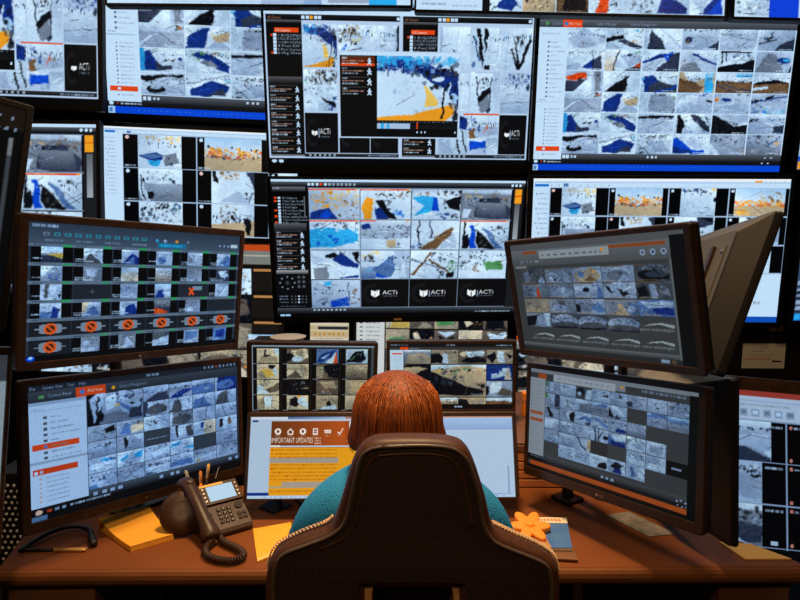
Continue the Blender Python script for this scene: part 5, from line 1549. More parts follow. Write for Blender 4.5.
wallscreen('low wall screen with beige building pictures peeping out under the middle column', (.172, 3.24, .90, 0, -3, .5, .875, .50), plain(165, 94, 1.5, f_low_center), (.012, .02, .02, .02))
wallscreen('small cream wall screen with brass-coloured icons left of the beige building pictures', (-.385, 3.24, .985, 0, -3, .3, .235, .17), plain(40, 26, 2, f_small), (.012, .012, .018, .012))
wallscreen('low wall screen with tan pictures glimpsed between the two right desk monitors', (1.03, 3.24, .74, 0, -3, 0, .80, .56), plain(170, 110, .8, f_low_left), (.012, .012, .02, .02))

# big low screen on the right, standing on a floor stand
b = (.02, .02, .045, .03)
wr = monitor('floor_stand_monitor', 'large screen standing low at the far right with grey street pictures under a red strip', outer((1.531, 1.86, .653, -2.85, -15.92, 4.13, 1.22, .72), b), street_wall(380, 225, 1.3), b, None, 'bezel', .04, (.14, .10, .03))
mx = wm(wr)
p = mx @ Vector((0, .06, 0))
s_ = MB()
s_.box(p.x - .04, p.y, .02, p.x + .04, p.y + .09, p.z + .06)
s_.box(p.x - .35, p.y - .12, 0, p.x + .35, p.y + .30, .025, bev=.006)
s_.build('floor_stand', M['black'], wr, True)

# ------------------------------------------------------------------ screens on the desk
DG = 'dark brown framed desk monitors'


def nearer(p, k, cam=(0, 0, 1.55)):
    """same place in the room scaled about the eye point (used once to move the right stack clear of the shelf)"""
    return p


UL = (-.6254, 1.4726, 1.3988, 51.58, 2.87, 3.55, .57, .339)
LL = (-.6927, 1.6012, .9907, 50.12, -5.25, 3.46, .621, .371)
UR = (.4631, 1.4503, 1.3886, -56.06, 8.6, -5.21, .547, .326)
LR = (.5196, 1.4902, 1.0312, -57.33, -4.97, -4.87, .547, .327)
ul = monitor('desk_monitor', 'upper left desk monitor with dim blue pictures and orange no-signal discs', UL, upper_left(230, 136, 1.5), (.020, .014, .018, .018), DG, logo=True)
ll = monitor('desk_monitor', 'lower left desk monitor with a pale menu column, just behind the phone', LL, lower_left(230, 136, 1.5), (.020, .013, .017, .026), DG, logo=True)
ur = monitor('desk_monitor', 'upper right desk monitor, dim, with curved-stroke logos below small indoor pictures', UR, upper_right(210, 125, 1.5), (.020, .018, .014, .018), DG)
lr = monitor('desk_monitor', 'lower right desk monitor with many small grey pictures and an orange bar', LR, lower_right(210, 125, 1.5), (.014, .020, .016, .024), DG, logo=True)
uw = monitor('desk_monitor', 'wide low desk monitor behind the head showing an orange and yellow notice page', (-.047, 1.656, .915, 1.61, -19.76, -.11, .78, .243), updates_page(270, 82, 2.0), (.010, .012, .014, .004), DG)
m6 = monitor('desk_monitor', 'small monitor with sixteen beige room pictures left of the head', (-.3019, 2.0436, 1.0358, 5.72, 4.08, 1.24, .45, .27), rooms16(122, 67, 2.0), (.018, .014, .014, .020), DG)
m7 = monitor('desk_monitor', 'small monitor with a large car park picture right of the head', (.1806, 2.048, 1.0429, -2.01, 1.82, -.89, .45, .269), lot_page(122, 67, 2.0), (.012, .012, .012, .022), DG)
fl = monitor('tall_stand_monitor', 'nearly black screen at the left edge, angled, above the pale one', (-1.1461, 1.0374, 1.6426, 42, -.03, 9.64, .86, .50), plain(220, 126, 1.0, f_dark), (.02, .014, .014, .016), None, 'back_dark')
fg = monitor('tall_stand_monitor', 'grey page screen at the left edge beside the lower left desk monitor', (-1.1421, .9918, 1.1117, 45, -2.36, 6.83, .80, .46), plain(220, 126, .8, f_grey), (.02, .010, .018, .018), None, 'bezel')
DZ = .74
desk_stand(ll, (-.775, 1.71), DZ, (.08, .06), 50)
desk_stand(lr, (.515, 1.752), DZ, (.035, .035), -57)
desk_stand(uw, (-.045, 1.76), DZ, (.10, .05), 0, .05)
desk_stand(m6, (-.31, 2.12), .88, (.09, .06), 0)
desk_stand(m7, (.18, 2.12), .88, (.09, .06), 0)
# upper monitors sit on posts that stand on the desk behind the lower ones
for o, bx, by in ((ul, -.80, 1.66), (ur, .632, 1.775)):
    p = wm(o) @ Vector((0, .06, 0))
    q = MB()
    q.tube([(bx, by, DZ), (bx, by, 1.42)], .016, 12)
    q.lathe([(.0, 0), (.035, 0), (.035, .010), (.025, .016), (0, .016)], 20, Matrix.Translation((bx, by, DZ)))
    q.tube([(bx, by, p.z), tuple(p)], .014, 8)
    q.build('support_post', M['black'], o, True)
for o, dz in ((fl, .12), (fg, -.12)):
    p = wm(o) @ Vector((dz, .06, 0))
    c = (p.x - .16, p.y + .14)
    q = MB()
    q.tube([(c[0], c[1], .0), (c[0], c[1], p.z + .05)], .022, 12)
    q.lathe([(0, 0), (.20, 0), (.20, .015), (.05, .03), (0, .03)], 24, Matrix.Translation((c[0], c[1], 0)))
    q.tube([(c[0], c[1], p.z), tuple(p)], .018, 8)
    q.build('floor_post', M['black'], o, True)

# the two monitors at the right that turn their backs
BB = (.016, .016, .016, .022)
bu = monitor('desk_monitor', 'tilted monitor turned away at the right, grey back with mounting plate showing', (.8283, 1.6213, 1.3735, -98, -18.91, -8.78, .55, .40), plain(150, 96, .8, f_grey), BB, 'desk monitors turned away to the right', 'back_dark', .02, (.025, .06, .052), 'back', flip=True)
bd = monitor('desk_monitor', 'upright monitor turned away at the right, black side beside the lower right monitor', (.7755, 1.6568, .9808, -85, -.51, -6.48, .60, .40), plain(150, 96, .8, f_grey), BB, 'desk monitors turned away to the right', 'back_dark', .02, (.16, .04, .045), 'back_lit_top', flip=True)
for o in (bu, bd):
    hs = [c_ for c_ in o.children if c_.name.startswith('housing')][0].data
    hs.materials.append(M['black'])
    for pl in hs.polygons:
        if abs(pl.normal.x) > .45 or (o is bd and pl.normal.z < .3):  # lower one: only the upward facet stays pale, painted as if lit
            pl.material_index = 1
# back of the upper one: seen side is +y in its own frame
q = MB()
q.box(-.225, .070, -.10, -.085, .079, .10, bev=.002)
q.build('mounting_plate', M['back'], bu)
for sx in (-.215, -.095):
    for sz in (-.085, .085):
        e = MB()
        e.lathe([(0, 0), (.006, 0), (.005, .003), (0, .003)], 10, Matrix.Translation((sx, .079, sz)) @ Matrix.Rotation(R_(-90), 4, 'X'))
        e.build('screw', M['metal'], bu)
q = MB()
q.box(-.175, .079, -.13, -.157, .087, .10, bev=.001)
q.build('slide_rail', M['bezel'], bu)
q = MB()
q.tube(spline([(-.14, .082, .0), (-.14, .125, -.005), (-.09, .145, -.01)]), .017, 12)
q.tube([(-.14, .080, .0), (-.14, .092, .0)], .028, 16)
q.build('tilt_joint', M['black'], bu)
q = MB()
q.tube(spline([(-.10, .082, -.09), (-.14, .105, -.04), (-.19, .095, -.06), (-.20, .092, -.09), (-.17, .088, -.14)]), .003, 6)
q.build('cable', M['black'], bu)
for o, lx in ((bu, -.0), (bd, 0)):
    p = wm(o) @ Vector((.05, .072 if o is bu else .05, -.02))
    q = MB()
    q.tube([(.705, 1.70, DZ) if o is bd else (.66, 1.735, DZ), (.705, 1.70, p.z) if o is bd else (.66, 1.735, p.z), tuple(p)], .013, 8)
    q.build('support_post', M['black'], o, True)

# ------------------------------------------------------------------ desk
dk = thing('control_desk', 'wide brown control desk carrying the monitors, phone and notes', 'desk', (0, 1.6, 0))
out = [(-.957, 1.357), (.995, 1.395), (.995, 1.41), (.862, 1.56), (.862, 1.836), (-.99, 1.836), (-.99, 1.50)]
plate2d('desktop', [[(x, y - 1.6) for x, y in out]], .018, .004, M['desk'], dk, Matrix.Translation((0, 0, DZ - .022)))
e = MB()
L = []
for x, y in ((-.957, 1.357), (.995, 1.395)):
    L.append([(x, y - 1.6 - .004 + .012 * math.cos(a) * -1, DZ - .022 + .020 * math.sin(a)) for a in np.linspace(-1.57, 1.57, 7)] + [(x, y - 1.6, DZ - .002), (x, y - 1.6, DZ - .042)])
e.loops(L)
e.build('front_edge', M['desk_edge'], dk)
q = MB()
q.box(-.945, -.235, 0, -.735, .16, DZ - .043)
q.build('pedestal', M['panel'], dk)
q = MB()
q.box(.80, -.195, 0, .975, -.16, DZ - .043)
q.box(.80, -.12, 0, .84, .16, DZ - .044)
q.build('side_panel', M['panel'], dk)
q = MB()
q.box(-.72, .12, .10, .80, .15, DZ - .044)
q.build('modesty_panel', M['gap'], dk)
q = MB()
q.tube([(.49, -.05, .0), (.49, -.05, DZ - .04)], .02, 10)
q.build('leg', M['metal'], dk)

# slatted riser behind the desk carries the small monitors
rs = thing('slatted_riser', 'orange-brown slatted wooden riser behind the wide low monitor', 'shelf', (0, 1.86, 0))
z = .742
for k in range(5):
    q = MB()
    q.box(-.455, -.022, z, .60, -.004, z + .024, bev=.002)
    q.build('slat', M['slat'], rs)
    z += .0285
q = MB()
q.box(-.455, -.004, .0, .60, .012, .862)
q.build('backing_board', M['gap'], rs)
q = MB()
q.box(-.475, -.024, .860 + .0, .62, .62, .88, bev=.003)
q.build('shelf_board', M['panel'], rs)
for sx in (-.455, .58):
    q = MB()
    q.box(sx, .012, 0, sx + .02, .60, .86)
    q.build('end_panel', M['panel'], rs)
bxo = thing('equipment_cabinet', 'tall black equipment cabinet carrying a white dish behind the small left monitor', 'cabinet', (-.53, 2.54, 0))
q = MB().box(-.10, -.10, 0, .10, .10, 1.085, bev=.004)
q.build('case', M['black'], bxo)
q = MB()
for k in range(5):
    q.box(-.08, -.104, .93 + .03 * k, .08, -.099, .94 + .03 * k)
q.build('vent_grille', M['bezel'], bxo)
dish = thing('white_dish', 'shallow white dish lying on the tall black equipment cabinet', 'dish', (-.475, 2.52, 1.085))
MB().lathe([(0, 0), (.045, 0), (.072, .014), (.074, .018), (.070, .018), (.044, .006), (0, .006)], 28).build('bowl', M['white'], dish)
MB().lathe([(.070, .0165), (.0755, .0165), (.0755, .019), (.070, .019)], 28).build('rim', M['white'], dish)
ob = thing('orange_box', 'small orange box on the riser right of the car park monitor', 'box', (.475, 2.16, .88))
MB().box(-.022, -.02, 0, .022, .02, .085, bev=.002).build('carton', M['orange'], ob)
MB().box(-.0225, -.0205, .05, .0225, .0205, .062).build('band', M['slat'], ob)

# storage cabinet with a paper notice under the right wall screen
cb = thing('storage_cabinet', 'dark brown storage cabinet under the right wall screens', 'cabinet', (2.12, 3.12, 0))
MB().box(-.62, -.20, 0, .62, .22, 1.075, bev=.004).build('body', M['back_dark'], cb)
MB().box(-.63, -.215, 1.075, .63, .225, 1.098, bev=.004).build('top_board', M['panel'], cb)
for sx in (-.61, .005):
    d = MB().box(sx, -.215, .03, sx + .60, -.20, 1.065, bev=.003).build('door', M['back_dark'], cb)
    MB().box(sx + (.55 if sx < 0 else .03), -.232, .5, sx + (.565 if sx < 0 else .045), -.215, .62, bev=.002).build('handle', M['metal'], d)
nt_ = thing('paper_notice', 'cream paper notice taped to the dark brown cabinet', 'notice', (1.79, 2.903, .955))
MB().box(-.105, -.001, -.062, .105, 0, .062).build('sheet', M['notice'], nt_)
r = RNG(3)
q = MB()
for k, (a, b_) in enumerate(((-.02, .02), (-.06, .0), (-.07, .04))):
    x = a
    while x < b_:
        l = .008 + .014 * r.rand()
        q.box(x, -.0018, .040 - .018 * k, x + l, -.001, .0425 - .018 * k)
        x += l + .005
q.build('grey_writing', M['ink'], nt_)
q = MB()
for k in range(2):
    x = -.09
    while x < .03:
        l = .008 + .014 * r.rand()
        q.box(x, -.0018, -.012 - .008 * k, x + l, -.001, -.009 - .008 * k)
        x += l + .004
q.build('red_writing', M['red'], nt_)
q = MB()
q.poly = None
q.box(.045, -.0018, -.032, .056, -.001, -.020)
q.box(.058, -.0018, -.030, .088, -.001, -.023)
q.build('printed_mark', M['black'], nt_)

# perforated rack tower at the left end of the desk
rk = thing('equipment_rack', 'black perforated equipment tower at the left end of the desk', 'rack', (-1.165, 1.78, 0))
MB().box(-.09, 0, 0, .12, .40, .80, bev=.006).build('case', M['black'], rk)
q = MB()
for i in range(9):
    for j in range(14):
        q.lathe([(0, 0), (.0048, 0), (.0040, .002), (0, .002)], 7, Matrix.Translation((-.075 + .0195 * i + .0097 * (j % 2), -.0005, .52 + .0185 * j)) @ Matrix.Rotation(R_(90), 4, 'X'))
q.build('perforated_panel', M['white'], rk)

# ------------------------------------------------------------------ things on the desk
def sheet(name, label, cat, corners, m, thick=.002, group=None, parts=None):
    cx = sum(p[0] for p in corners) / 4
    cy = sum(p[1] for p in corners) / 4
    o = thing(name, label, cat, (cx, cy, DZ + .0005), group=group)
    c = [(x - cx, y - cy) for x, y in corners]
    return o, c


def slab(c, z0, z1, inset=0.):
    q = MB()
    k = 1 - inset
    q.loops([[(x * k, y * k, z0) for x, y in c], [(x * k, y * k, z1) for x, y in c]])
    return q


o, c = sheet('note_pad', 'thick orange-yellow note pad lying left of the phone', 'note pad', [(-.812, 1.546), (-.676, 1.434), (-.592, 1.499), (-.705, 1.620)], M['yellow'])
slab(c, 0, .012).build('page_block', M['yellow'], o)
top = MB()
L = []
for k in range(9):
    t = k / 8
    z = .0125 + (.020 * (1 - t) ** 3) + (.004 * max(0, t - .6))
    a = Vector((c[0][0], c[0][1], 0)).lerp(Vector((c[1][0], c[1][1], 0)), t)
    b_ = Vector((c[3][0], c[3][1], 0)).lerp(Vector((c[2][0], c[2][1], 0)), t)
    L.append([(a.x, a.y, z), (b_.x, b_.y, z), (b_.x, b_.y, z + .0008), (a.x, a.y, z + .0008)])
top.loops(L)
top.build('curled_sheet', M['yellow'], o)
a = Vector((*c[0], .018))
b_ = Vector((*c[3], .018))
q = MB().tube([a, a.lerp(b_, .5), b_], .014, 12)
q.build('rolled_edge', M['yellow'], o)

o, c = sheet('paper_note', 'orange-yellow paper note between the phone and the chair', 'note', [(-.396, 1.552), (-.345, 1.388), (-.262, 1.462), (-.300, 1.592)], M['yellow'])
slab(c, 0, .003).build('sheet', M['yellow'], o)
e_ = [(c[1][0], c[1][1]), (c[2][0], c[2][1]), (c[2][0] * .9 + c[3][0] * .1, c[2][1] * .9 + c[3][1] * .1), (c[1][0] * .9 + c[0][0] * .1, c[1][1] * .9 + c[0][1] * .1)]
slab(e_, .003, .0045).build('glue_strip', M['gold'], o)

o, c = sheet('paper_envelope', 'gold paper envelope at the right end of the desk', 'envelope', [(.846, 1.502), (.868, 1.418), (.985, 1.420), (.925, 1.490)], M['gold'])
slab(c, 0, .003).build('sheet', M['gold'], o)
m_ = ((c[1][0] + c[2][0] + c[0][0] + c[3][0]) / 4, (c[0][1] + c[3][1]) / 2 - .02)
slab([c[0], (m_[0] - .01, m_[1]), (m_[0] + .01, m_[1]), c[3]], .003, .0036, .02).build('flap', M['gold'], o)

o, c = sheet('grey_leaflet', 'grey leaflet lying under the lower right desk monitor', 'leaflet', [(.600, 1.650), (.672, 1.528), (.752, 1.543), (.672, 1.672)], M['grey_paper'])
slab(c, 0, .002).build('sheet', M['grey_paper'], o)
q = MB()
for k in range(3):
    t = .35 + .12 * k
    a = Vector(c[0]).lerp(Vector(c[1]), t)
    b_ = Vector(c[3]).lerp(Vector(c[2]), t)
    p0, p1 = a.lerp(b_, .3), a.lerp(b_, .7)
    q.box(0, -.0012, .002, (p1 - p0).length, .0012, .0025, Matrix.Translation((p0.x, p0.y, 0)) @ Matrix.Rotation(math.atan2(p1.y - p0.y, p1.x - p0.x), 4, 'Z'))
q.build('printed_lines', M['ink'], o)

# booklet and the papers beneath it
o, c = sheet('loose_papers', 'brown stack of papers under the blue booklet', 'papers', [(.350, 1.520), (.375, 1.410), (.436, 1.404), (.440, 1.470)], M['tan'])
for k in range(3):
    d = [(x + .004 * k, y - .003 * k) for x, y in c]
    slab(d, .003 * k, .003 * k + .0022).build('sheet', M['slat' if k % 2 else 'panel'], o)
o, c = sheet('blue_booklet', 'blue booklet with a cream top band right of the chair', 'booklet', [(.345, 1.600), (.368, 1.437), (.440, 1.437), (.470, 1.598)], M['blue_cover'])
o.location.z = DZ + .011
slab(c, 0, .006).build('pages', M['cream'], o)
slab(c, .006, .0075).build('cover', M['blue_cover'], o)
t = .20
bd_ = [c[0], tuple(Vector(c[0]).lerp(Vector(c[1]), t)), tuple(Vector(c[3]).lerp(Vector(c[2]), t)), c[3]]
slab(bd_, .0075, .0082).build('cream_band', M['cream'], o)
sp = [tuple(Vector(c[0]).lerp(Vector(c[1]), t)), c[1], tuple(Vector(c[1]).lerp(Vector(c[2]), .28)), tuple(Vector(c[0]).lerp(Vector(c[1]), t) * .72 + Vector(c[3]).lerp(Vector(c[2]), t) * .28)]
slab(sp, .0075, .0081).build('brown_band', M['tan'], o)
q = MB()
for k in range(7):
    a = Vector(c[0]).lerp(Vector(c[3]), .30 + .09 * k) * .9 + Vector(c[1]) * .1
    q.box(a.x, a.y - .006, .0082, a.x + .007, a.y + .006, .0087)
q.build('cover_lettering', M['red'], o)

# orange foam flower lying on the booklet
fo = thing('foam_flower', 'orange foam flower shape lying on the blue booklet', 'toy', (.350, 1.520, DZ + .021))
pts = []
for k in range(120):
    a = 2 * math.pi * k / 120
    rr = .032 + .0115 * math.cos(6 * a)
    pts.append((rr * 1.15 * math.cos(a), rr * 1.35 * math.sin(a)))
plate2d('petals', [pts], .004, .005, M['orange'], fo, Matrix.Translation((0, 0, .009)) @ Matrix.Rotation(R_(10), 4, 'X'))
MB().lathe([(0, .016), (.014, .016), (.012, .021), (0, .023)], 18).build('centre', M['orange'], fo)

# cable and pen at the far left
cbw = thing('black_cable', 'thick black cable with a plug end arching at the left end of the desk', 'cable', (-.86, 1.47, DZ))
path = spline([(-.09, -.045, .006), (-.083, -.015, .010), (-.06, .035, .014), (-.02, .065, .016), (.03, .055, .014), (.058, .015, .010)], 8)
MB().tube(path, .0068, 10, flat=.9).build('sleeve', M['black'], cbw, smooth=True)
MB().tube([(.055, .02, .010), (.075, -.008, .010), (.082, -.018, .010)], [.0095, .0105, .009], 12).build('plug', M['black'], cbw, smooth=True)
pn = thing('brass_pen', 'brass and black pen lying in front of the black cable', 'pen', (-.87, 1.4345, DZ + .005), (0, 0, R_(1)))
MB().tube([(-.085, 0, .0), (-.075, 0, 0), (.0, 0, 0)], [.0015, .0040, .0045], 10).build('cap', M['black'], pn, smooth=True)
MB().tube([(.0, 0, 0), (.075, 0, 0), (.080, 0, 0)], [.0046, .0046, .003], 10).build('barrel', M['brass'], pn, smooth=True)
MB().box(.04, -.0008, .0042, .085, .0008, .0056).build('clip', M['brass'], pn)

# four-sided black device with a curved cable
dv = thing('cable_dock', 'black four-sided dock with a thick curved cable in front of the wide low monitor', 'device', (-.362, 1.688, DZ), (0, 0, R_(8)))
MB().loops([[(-.050, 0, 0), (-.005, -.048, 0), (.048, .002, 0), (-.010, .045, 0)], [(-.046, 0, .006), (-.006, -.042, .006), (.043, .002, .006), (-.010, .040, .006)], [(-.014, 0, .028), (-.010, -.004, .029), (.0, .004, .029), (-.010, .012, .029)]]).build('body', M['black'], dv)
MB().tube(spline([(-.008, .004, .027), (.02, .004, .036), (.055, -.02, .034), (.085, -.06, .020), (.10, -.10, .006)]), .0065, 10).build('thick_cable', M['black'], dv, smooth=True)
MB().tube(spline([(.0, .02, .01), (.012, .045, .012), (.025, .03, .02), (.01, .022, .018), (.05, .04, .004), (.11, .075, .004), (.13, .12, .004)]), .0012, 6).build('thin_wire', M['black'], dv, smooth=True)
w2 = thing('thin_wire', 'thin black wire looping on the desk beside the teal sleeve', 'wire', (-.245, 1.66, DZ))
MB().tube(spline([(.07, .03, .003), (.0, .035, .003), (-.03, .02, .003), (-.03, -.01, .003), (.0, -.05, .003)]), .0012, 6).build('wire', M['black'], w2, smooth=True)
MB().tube([(.07, .03, .003), (.085, .03, .003)], .003, 8).build('plug', M['black'], w2)

# pen holder behind the phone
ph_ = thing('pen_holder', 'dark pen holder behind the phone', 'pen holder', (-.571, 1.662, DZ))
MB().lathe([(0, 0), (.026, 0), (.028, .065), (.026, .065), (.024, .004), (0, .004)], 24).build('cup', M['bezel'], ph_, smooth=True)
MB().lathe([(.025, .062), (.029, .062), (.029, .067), (.025, .067)], 24).build('rim', M['metal'], ph_)
PG = 'pens in the holder behind the phone'
for k, (dx, dy, tx, ty, l, mm, lab) in enumerate(((-.020, .004, -.030, .0, .112, 'pen_white', 'pale capped pen leftmost in the pen holder'), (-.006, .010, -.006, .02, .100, 'orange', 'orange pen in the pen holder'), (.008, .0, .014, .010, .128, 'gold', 'gold tipped pen, tallest in the pen holder'), (.020, .008, .034, .012, .118, 'black', 'black pen with a pale clip rightmost in the pen holder'))):
    p = thing('pen', lab, 'pen', (-.571 + dx * .7, 1.662 + dy * .7, DZ + .006), group=PG)
    a, b2 = Vector((0, 0, 0)), Vector((tx, ty, l))
    MB().tube([a, a.lerp(b2, .7)], .0042, 8).build('barrel', M['black' if mm in ('gold', 'black') else mm], p, smooth=True)
    MB().tube([a.lerp(b2, .7), b2, b2 * 1.03], [.0050, .0048, .002], 8).build('cap', M[mm], p, smooth=True)
    d = b2.normalized()
    MB().tube([a.lerp(b2, .75) + Vector((.0, -.0062, 0)), b2 + Vector((0, -.0062, 0))], .0013, 6).build('clip', M['pen_white'], p)

# ------------------------------------------------------------------ desk phone
ph = thing('desk_phone', 'dark desk phone with a lit pale display and coiled cord', 'phone', (-.510, 1.563, DZ), (0, 0, R_(35.6)))
prof = [(-.070, .004), (-.072, .014), (-.066, .022), (.064, .092), (.072, .092), (.076, .082), (.050, .004)]
L = [[(x, y, z) for y, z in prof] for x in (-.050, .088)]
b = MB().loops(L)
bo = b.build('base', M['phone'], ph)
SL = Matrix.Translation((0, -.066, .022)) @ Matrix.Rotation(math.atan2(.070, .130), 4, 'X')      # x across, y up the sloping face
b = MB().box(-.020, .080, .0, .090, .150, .008, SL, .002)
b.build('display_frame', M['phone'], ph)
b = MB().box(.000, .088, .0075, .074, .138, .0088, SL)
b.build('display', M['phone_lcd'], ph)
b = MB().box(-.016, .140, .0078, .050, .1475, .0086, SL)
b.build('paper_label', M['gold'], ph)
for r_ in range(4):
    for c_ in range(3):
        MB().box(.008 + .014 * c_, .016 + .0135 * r_, .0, .018 + .014 * c_, .0245 + .0135 * r_, .0035, SL, .001).build('key', M['key'], ph)
for r_ in range(3):
    MB().lathe([(0, 0), (.0042, 0), (.004, .0035), (0, .004)], 12, SL @ Matrix.Translation((-.010, .020 + .016 * r_, 0))).build('key', M['key'], ph)
for r_ in range(2):
    for c_ in range(2):
        MB().box(.058 + .014 * c_, .016 + .014 * r_, 0, .069 + .014 * c_, .025 + .014 * r_, .0032, SL, .001).build('key', M['key'], ph)
for k in range(4):
    for sx in (-.010, .082):
        MB().lathe([(0, 0), (.0034, 0), (.003, .0022), (0, .0024)], 10, SL @ Matrix.Translation((sx, .092 + .0135 * k, .008))).build('soft_key', M['metal'], ph)
MB().lathe([(.0045, 0), (.011, 0), (.011, .004), (.0045, .004)], 20, SL @ Matrix.Translation((.070, .062, 0))).build('navigation_ring', M['key'], ph)
MB().lathe([(0, 0), (.004, 0), (.004, .0045), (0, .0045)], 14, SL @ Matrix.Translation((.070, .062, 0))).build('key', M['key'], ph)
# printed characters on the twelve keys
for i, ch in enumerate('*0#789456123'):
    kx, ky = i % 3, i // 3
    text_mesh('key_character', ch, .0045, M['pen_white'], ph, SL @ Matrix.Translation((.013 + .014 * kx, .0203 + .0135 * ky, .0036)), .0003)
MB().lathe([(0, 0), (.054, 0), (.058, .005), (.055, .011), (.030, .014), (0, .014)], 36, Matrix.Translation((-.074, .018, .056)) @ Matrix.Rotation(R_(-36), 4, 'Y') @ Matrix.Rotation(R_(58), 4, 'X')).build('round_side_foot', M['phone'], ph, smooth=True)
hp = spline([(-.050, .072, .108), (-.049, .045, .118), (-.046, .010, .104), (-.042, -.035, .078), (-.037, -.075, .050), (-.033, -.102, .024)], 6)
hr = []
for i in range(len(hp)):
    t = i / (len(hp) - 1)
    hr.append(.0175 + .0085 * math.exp(-((t - .06) / .14) ** 2) + .0075 * math.exp(-((t - .93) / .13) ** 2) if 0 < i < len(hp) - 1 else .012)
ho = MB().tube(hp, hr, 18, flat=.8).build('handset', M['phone'], ph, smooth=True)
MB().lathe([(0, 0), (.011, 0), (.009, .004), (0, .005)], 20, Matrix.Translation((-.046, .036, .131)) @ Matrix.Rotation(R_(25), 4, 'X')).build('ear_cap', M['bezel'], ho)
cpath = spline([(-.477, 1.463, .762), (-.485, 1.425, .753), (-.462, 1.392, .752), (-.415, 1.376, .752), (-.385, 1.388, .752), (-.388, 1.415, .752), (-.415, 1.440, .752), (-.446, 1.462, .752), (-.468, 1.485, .755)], 40)
coil = []
cum = 0
for i in range(len(cpath) - 1):
    a, b2 = cpath[i], cpath[i + 1]
    t = (b2 - a).normalized()
    s1 = t.cross(Vector((0, 0, 1))).normalized()
    s2 = s1.cross(t)
    for k in range(6):
        an = cum / .0062 * 2 * math.pi
        coil.append(a.lerp(b2, k / 6) + s1 * math.cos(an) * .0075 + s2 * math.sin(an) * .0075)
        cum += (b2 - a).length / 6
MB().tube(coil, .0026, 5).build('coiled_cord', M['phone'], ph, True, smooth=True)

# ------------------------------------------------------------------ chair
ch = thing('office_chair', 'dark brown leather high-backed chair with winged shoulders in front of the desk', 'chair', (.02, 1.12, 0))
RIM = [(-.003, 1.222), (.051, 1.222), (.091, 1.217), (.111, 1.205), (.126, 1.178), (.144, 1.124), (.153, 1.086), (.164, 1.068), (.198, 1.052), (.239, 1.034), (.262, 1.015), (.271, .989), (.273, .927), (.268, .75), (.24, .60), (.20, .52),
       (-.15, .52), (-.19, .60), (-.218, .75), (-.224, .923), (-.221, .992), (-.207, 1.026), (-.171, 1.048), (-.125, 1.066), (-.110, 1.078), (-.098, 1.11), (-.086, 1.15), (-.076, 1.183), (-.061, 1.207), (-.040, 1.219)]
INN = [(-.028, 1.196), (.031, 1.199), (.080, 1.196), (.102, 1.186), (.117, 1.166), (.134, 1.114), (.142, 1.066), (.156, 1.038), (.177, 1.024), (.221, 1.006), (.250, .991), (.259, .966), (.261, .933), (.252, .75), (.222, .61), (.19, .55),
       (-.14, .55), (-.172, .61), (-.205, .75), (-.212, .930), (-.208, .982), (-.193, 1.007), (-.156, 1.023), (-.116, 1.040), (-.092, 1.061), (-.082, 1.094), (-.072, 1.141), (-.062, 1.178), (-.047, 1.192)]
sm = lambda P: [tuple(v)[:2] for v in spline([(*p, 0) for p in P] + [(*P[0], 0)], 4)][:-1]
HOLE = sm([(-.069, .90), (-.069, .949), (-.060, .957), (.02, .959), (.108, .958), (.116, .950), (.117, .90), (.100, .82), (.02, .80), (-.055, .82)])
HIN = sm([(-.048, .90), (-.045, .942), (-.030, .951), (.02, .953), (.078, .952), (.095, .942), (.098, .90), (.08, .835), (.02, .82), (-.035, .835)])
CM = Matrix.Translation((-.02, -.13, 0)) @ XZ
far = lambda Q: [(x_ * 1.028, 1.55 - (1.55 - z_) * 1.050) for x_, z_ in Q]


def inset(P, d):
    out_ = []
    n = len(P)
    for i in range(n):
        a, b_ = Vector(P[i - 1]), Vector(P[(i + 1) % n])
        t_ = (b_ - a).normalized()
        nrm = Vector((t_.y, -t_.x))
        out_.append((P[i][0] + nrm.x * d, P[i][1] + nrm.y * d))
    return out_


rimo = plate2d('back_shell', [inset(sm(far(RIM)), .0185), HOLE], .010, .018, M['leather'], ch, CM, res=5)
plate2d('back_panel', [sm(INN), HOLE], .004, .002, M['leather_dark'], ch, Matrix.Translation((-.02, -.158, 0)) @ XZ)
spline2 = lambda P_: [tuple(v)[:2] for v in spline([(*p, 0) for p in P_[-7:] + P_[:7]], 4)]
pip = [Vector((x - .02, -.163, z)) for x, z in sm(INN)]
MB().tube(pip + [pip[0]], .0036, 8).build('piping', M['piping'], ch, smooth=True)
L2 = [(x * .86 + .002, (z - .9) * .955 + .9) for x, z in spline2(INN)]
pip2 = [Vector((x - .02, -.1635, z)) for x, z in L2]
MB().tube(pip2, .0022, 6).build('seam', M['leather'], ch, smooth=True)
plate2d('opening_lining', [HOLE, HIN], .022, .003, M['tan'], ch, Matrix.Translation((-.02, -.128, 0)) @ XZ)
q = MB()
q.box(-.10, -.100, .80, .12, -.078, .97, bev=.008)
q.build('lumbar_pillow', M['navy'], ch)
r = RNG(4)
for side in (0, 1):
    q = MB()
    pts = [(.160, 1.075), (.198, 1.057), (.239, 1.039), (.266, 1.019), (.275, .992)] if side else [(-.224, .995), (-.211, 1.030), (-.171, 1.054), (-.125, 1.073), (-.112, 1.083)]
    path = spline([(*p, 0) for p in far(pts)], 8)
    for i in range(len(path) - 1):
        a, b2 = path[i], path[i + 1]
        q.tube([(a.x - .02, -.116, a.y - .0045), ((a.x + b2.x) / 2 - .02, -.121, (a.y + b2.y) / 2 - .0025), (b2.x - .02, -.127, b2.y - .0045)], .0019, 5)
    q.build('stitching', M['stitch'], ch)
q = MB()
q.box(-.24, -.06, .41, .24, .40, .50, bev=.035)
q.build('seat', M['leather'], ch)
for sx in (-.29, .29):
    q = MB()
    q.tube(spline([(sx * .85, .0, .46), (sx, .02, .52), (sx, .04, .66), (sx, .06, .69)]), .016, 10)
    q.box(sx - .035, -.05, .685, sx + .035, .20, .715, bev=.012)
    q.build('armrest', M['black'], ch)
MB().tube([(0, .16, .08), (0, .16, .45)], .03, 16).build('gas_column', M['metal'], ch)
q = MB()
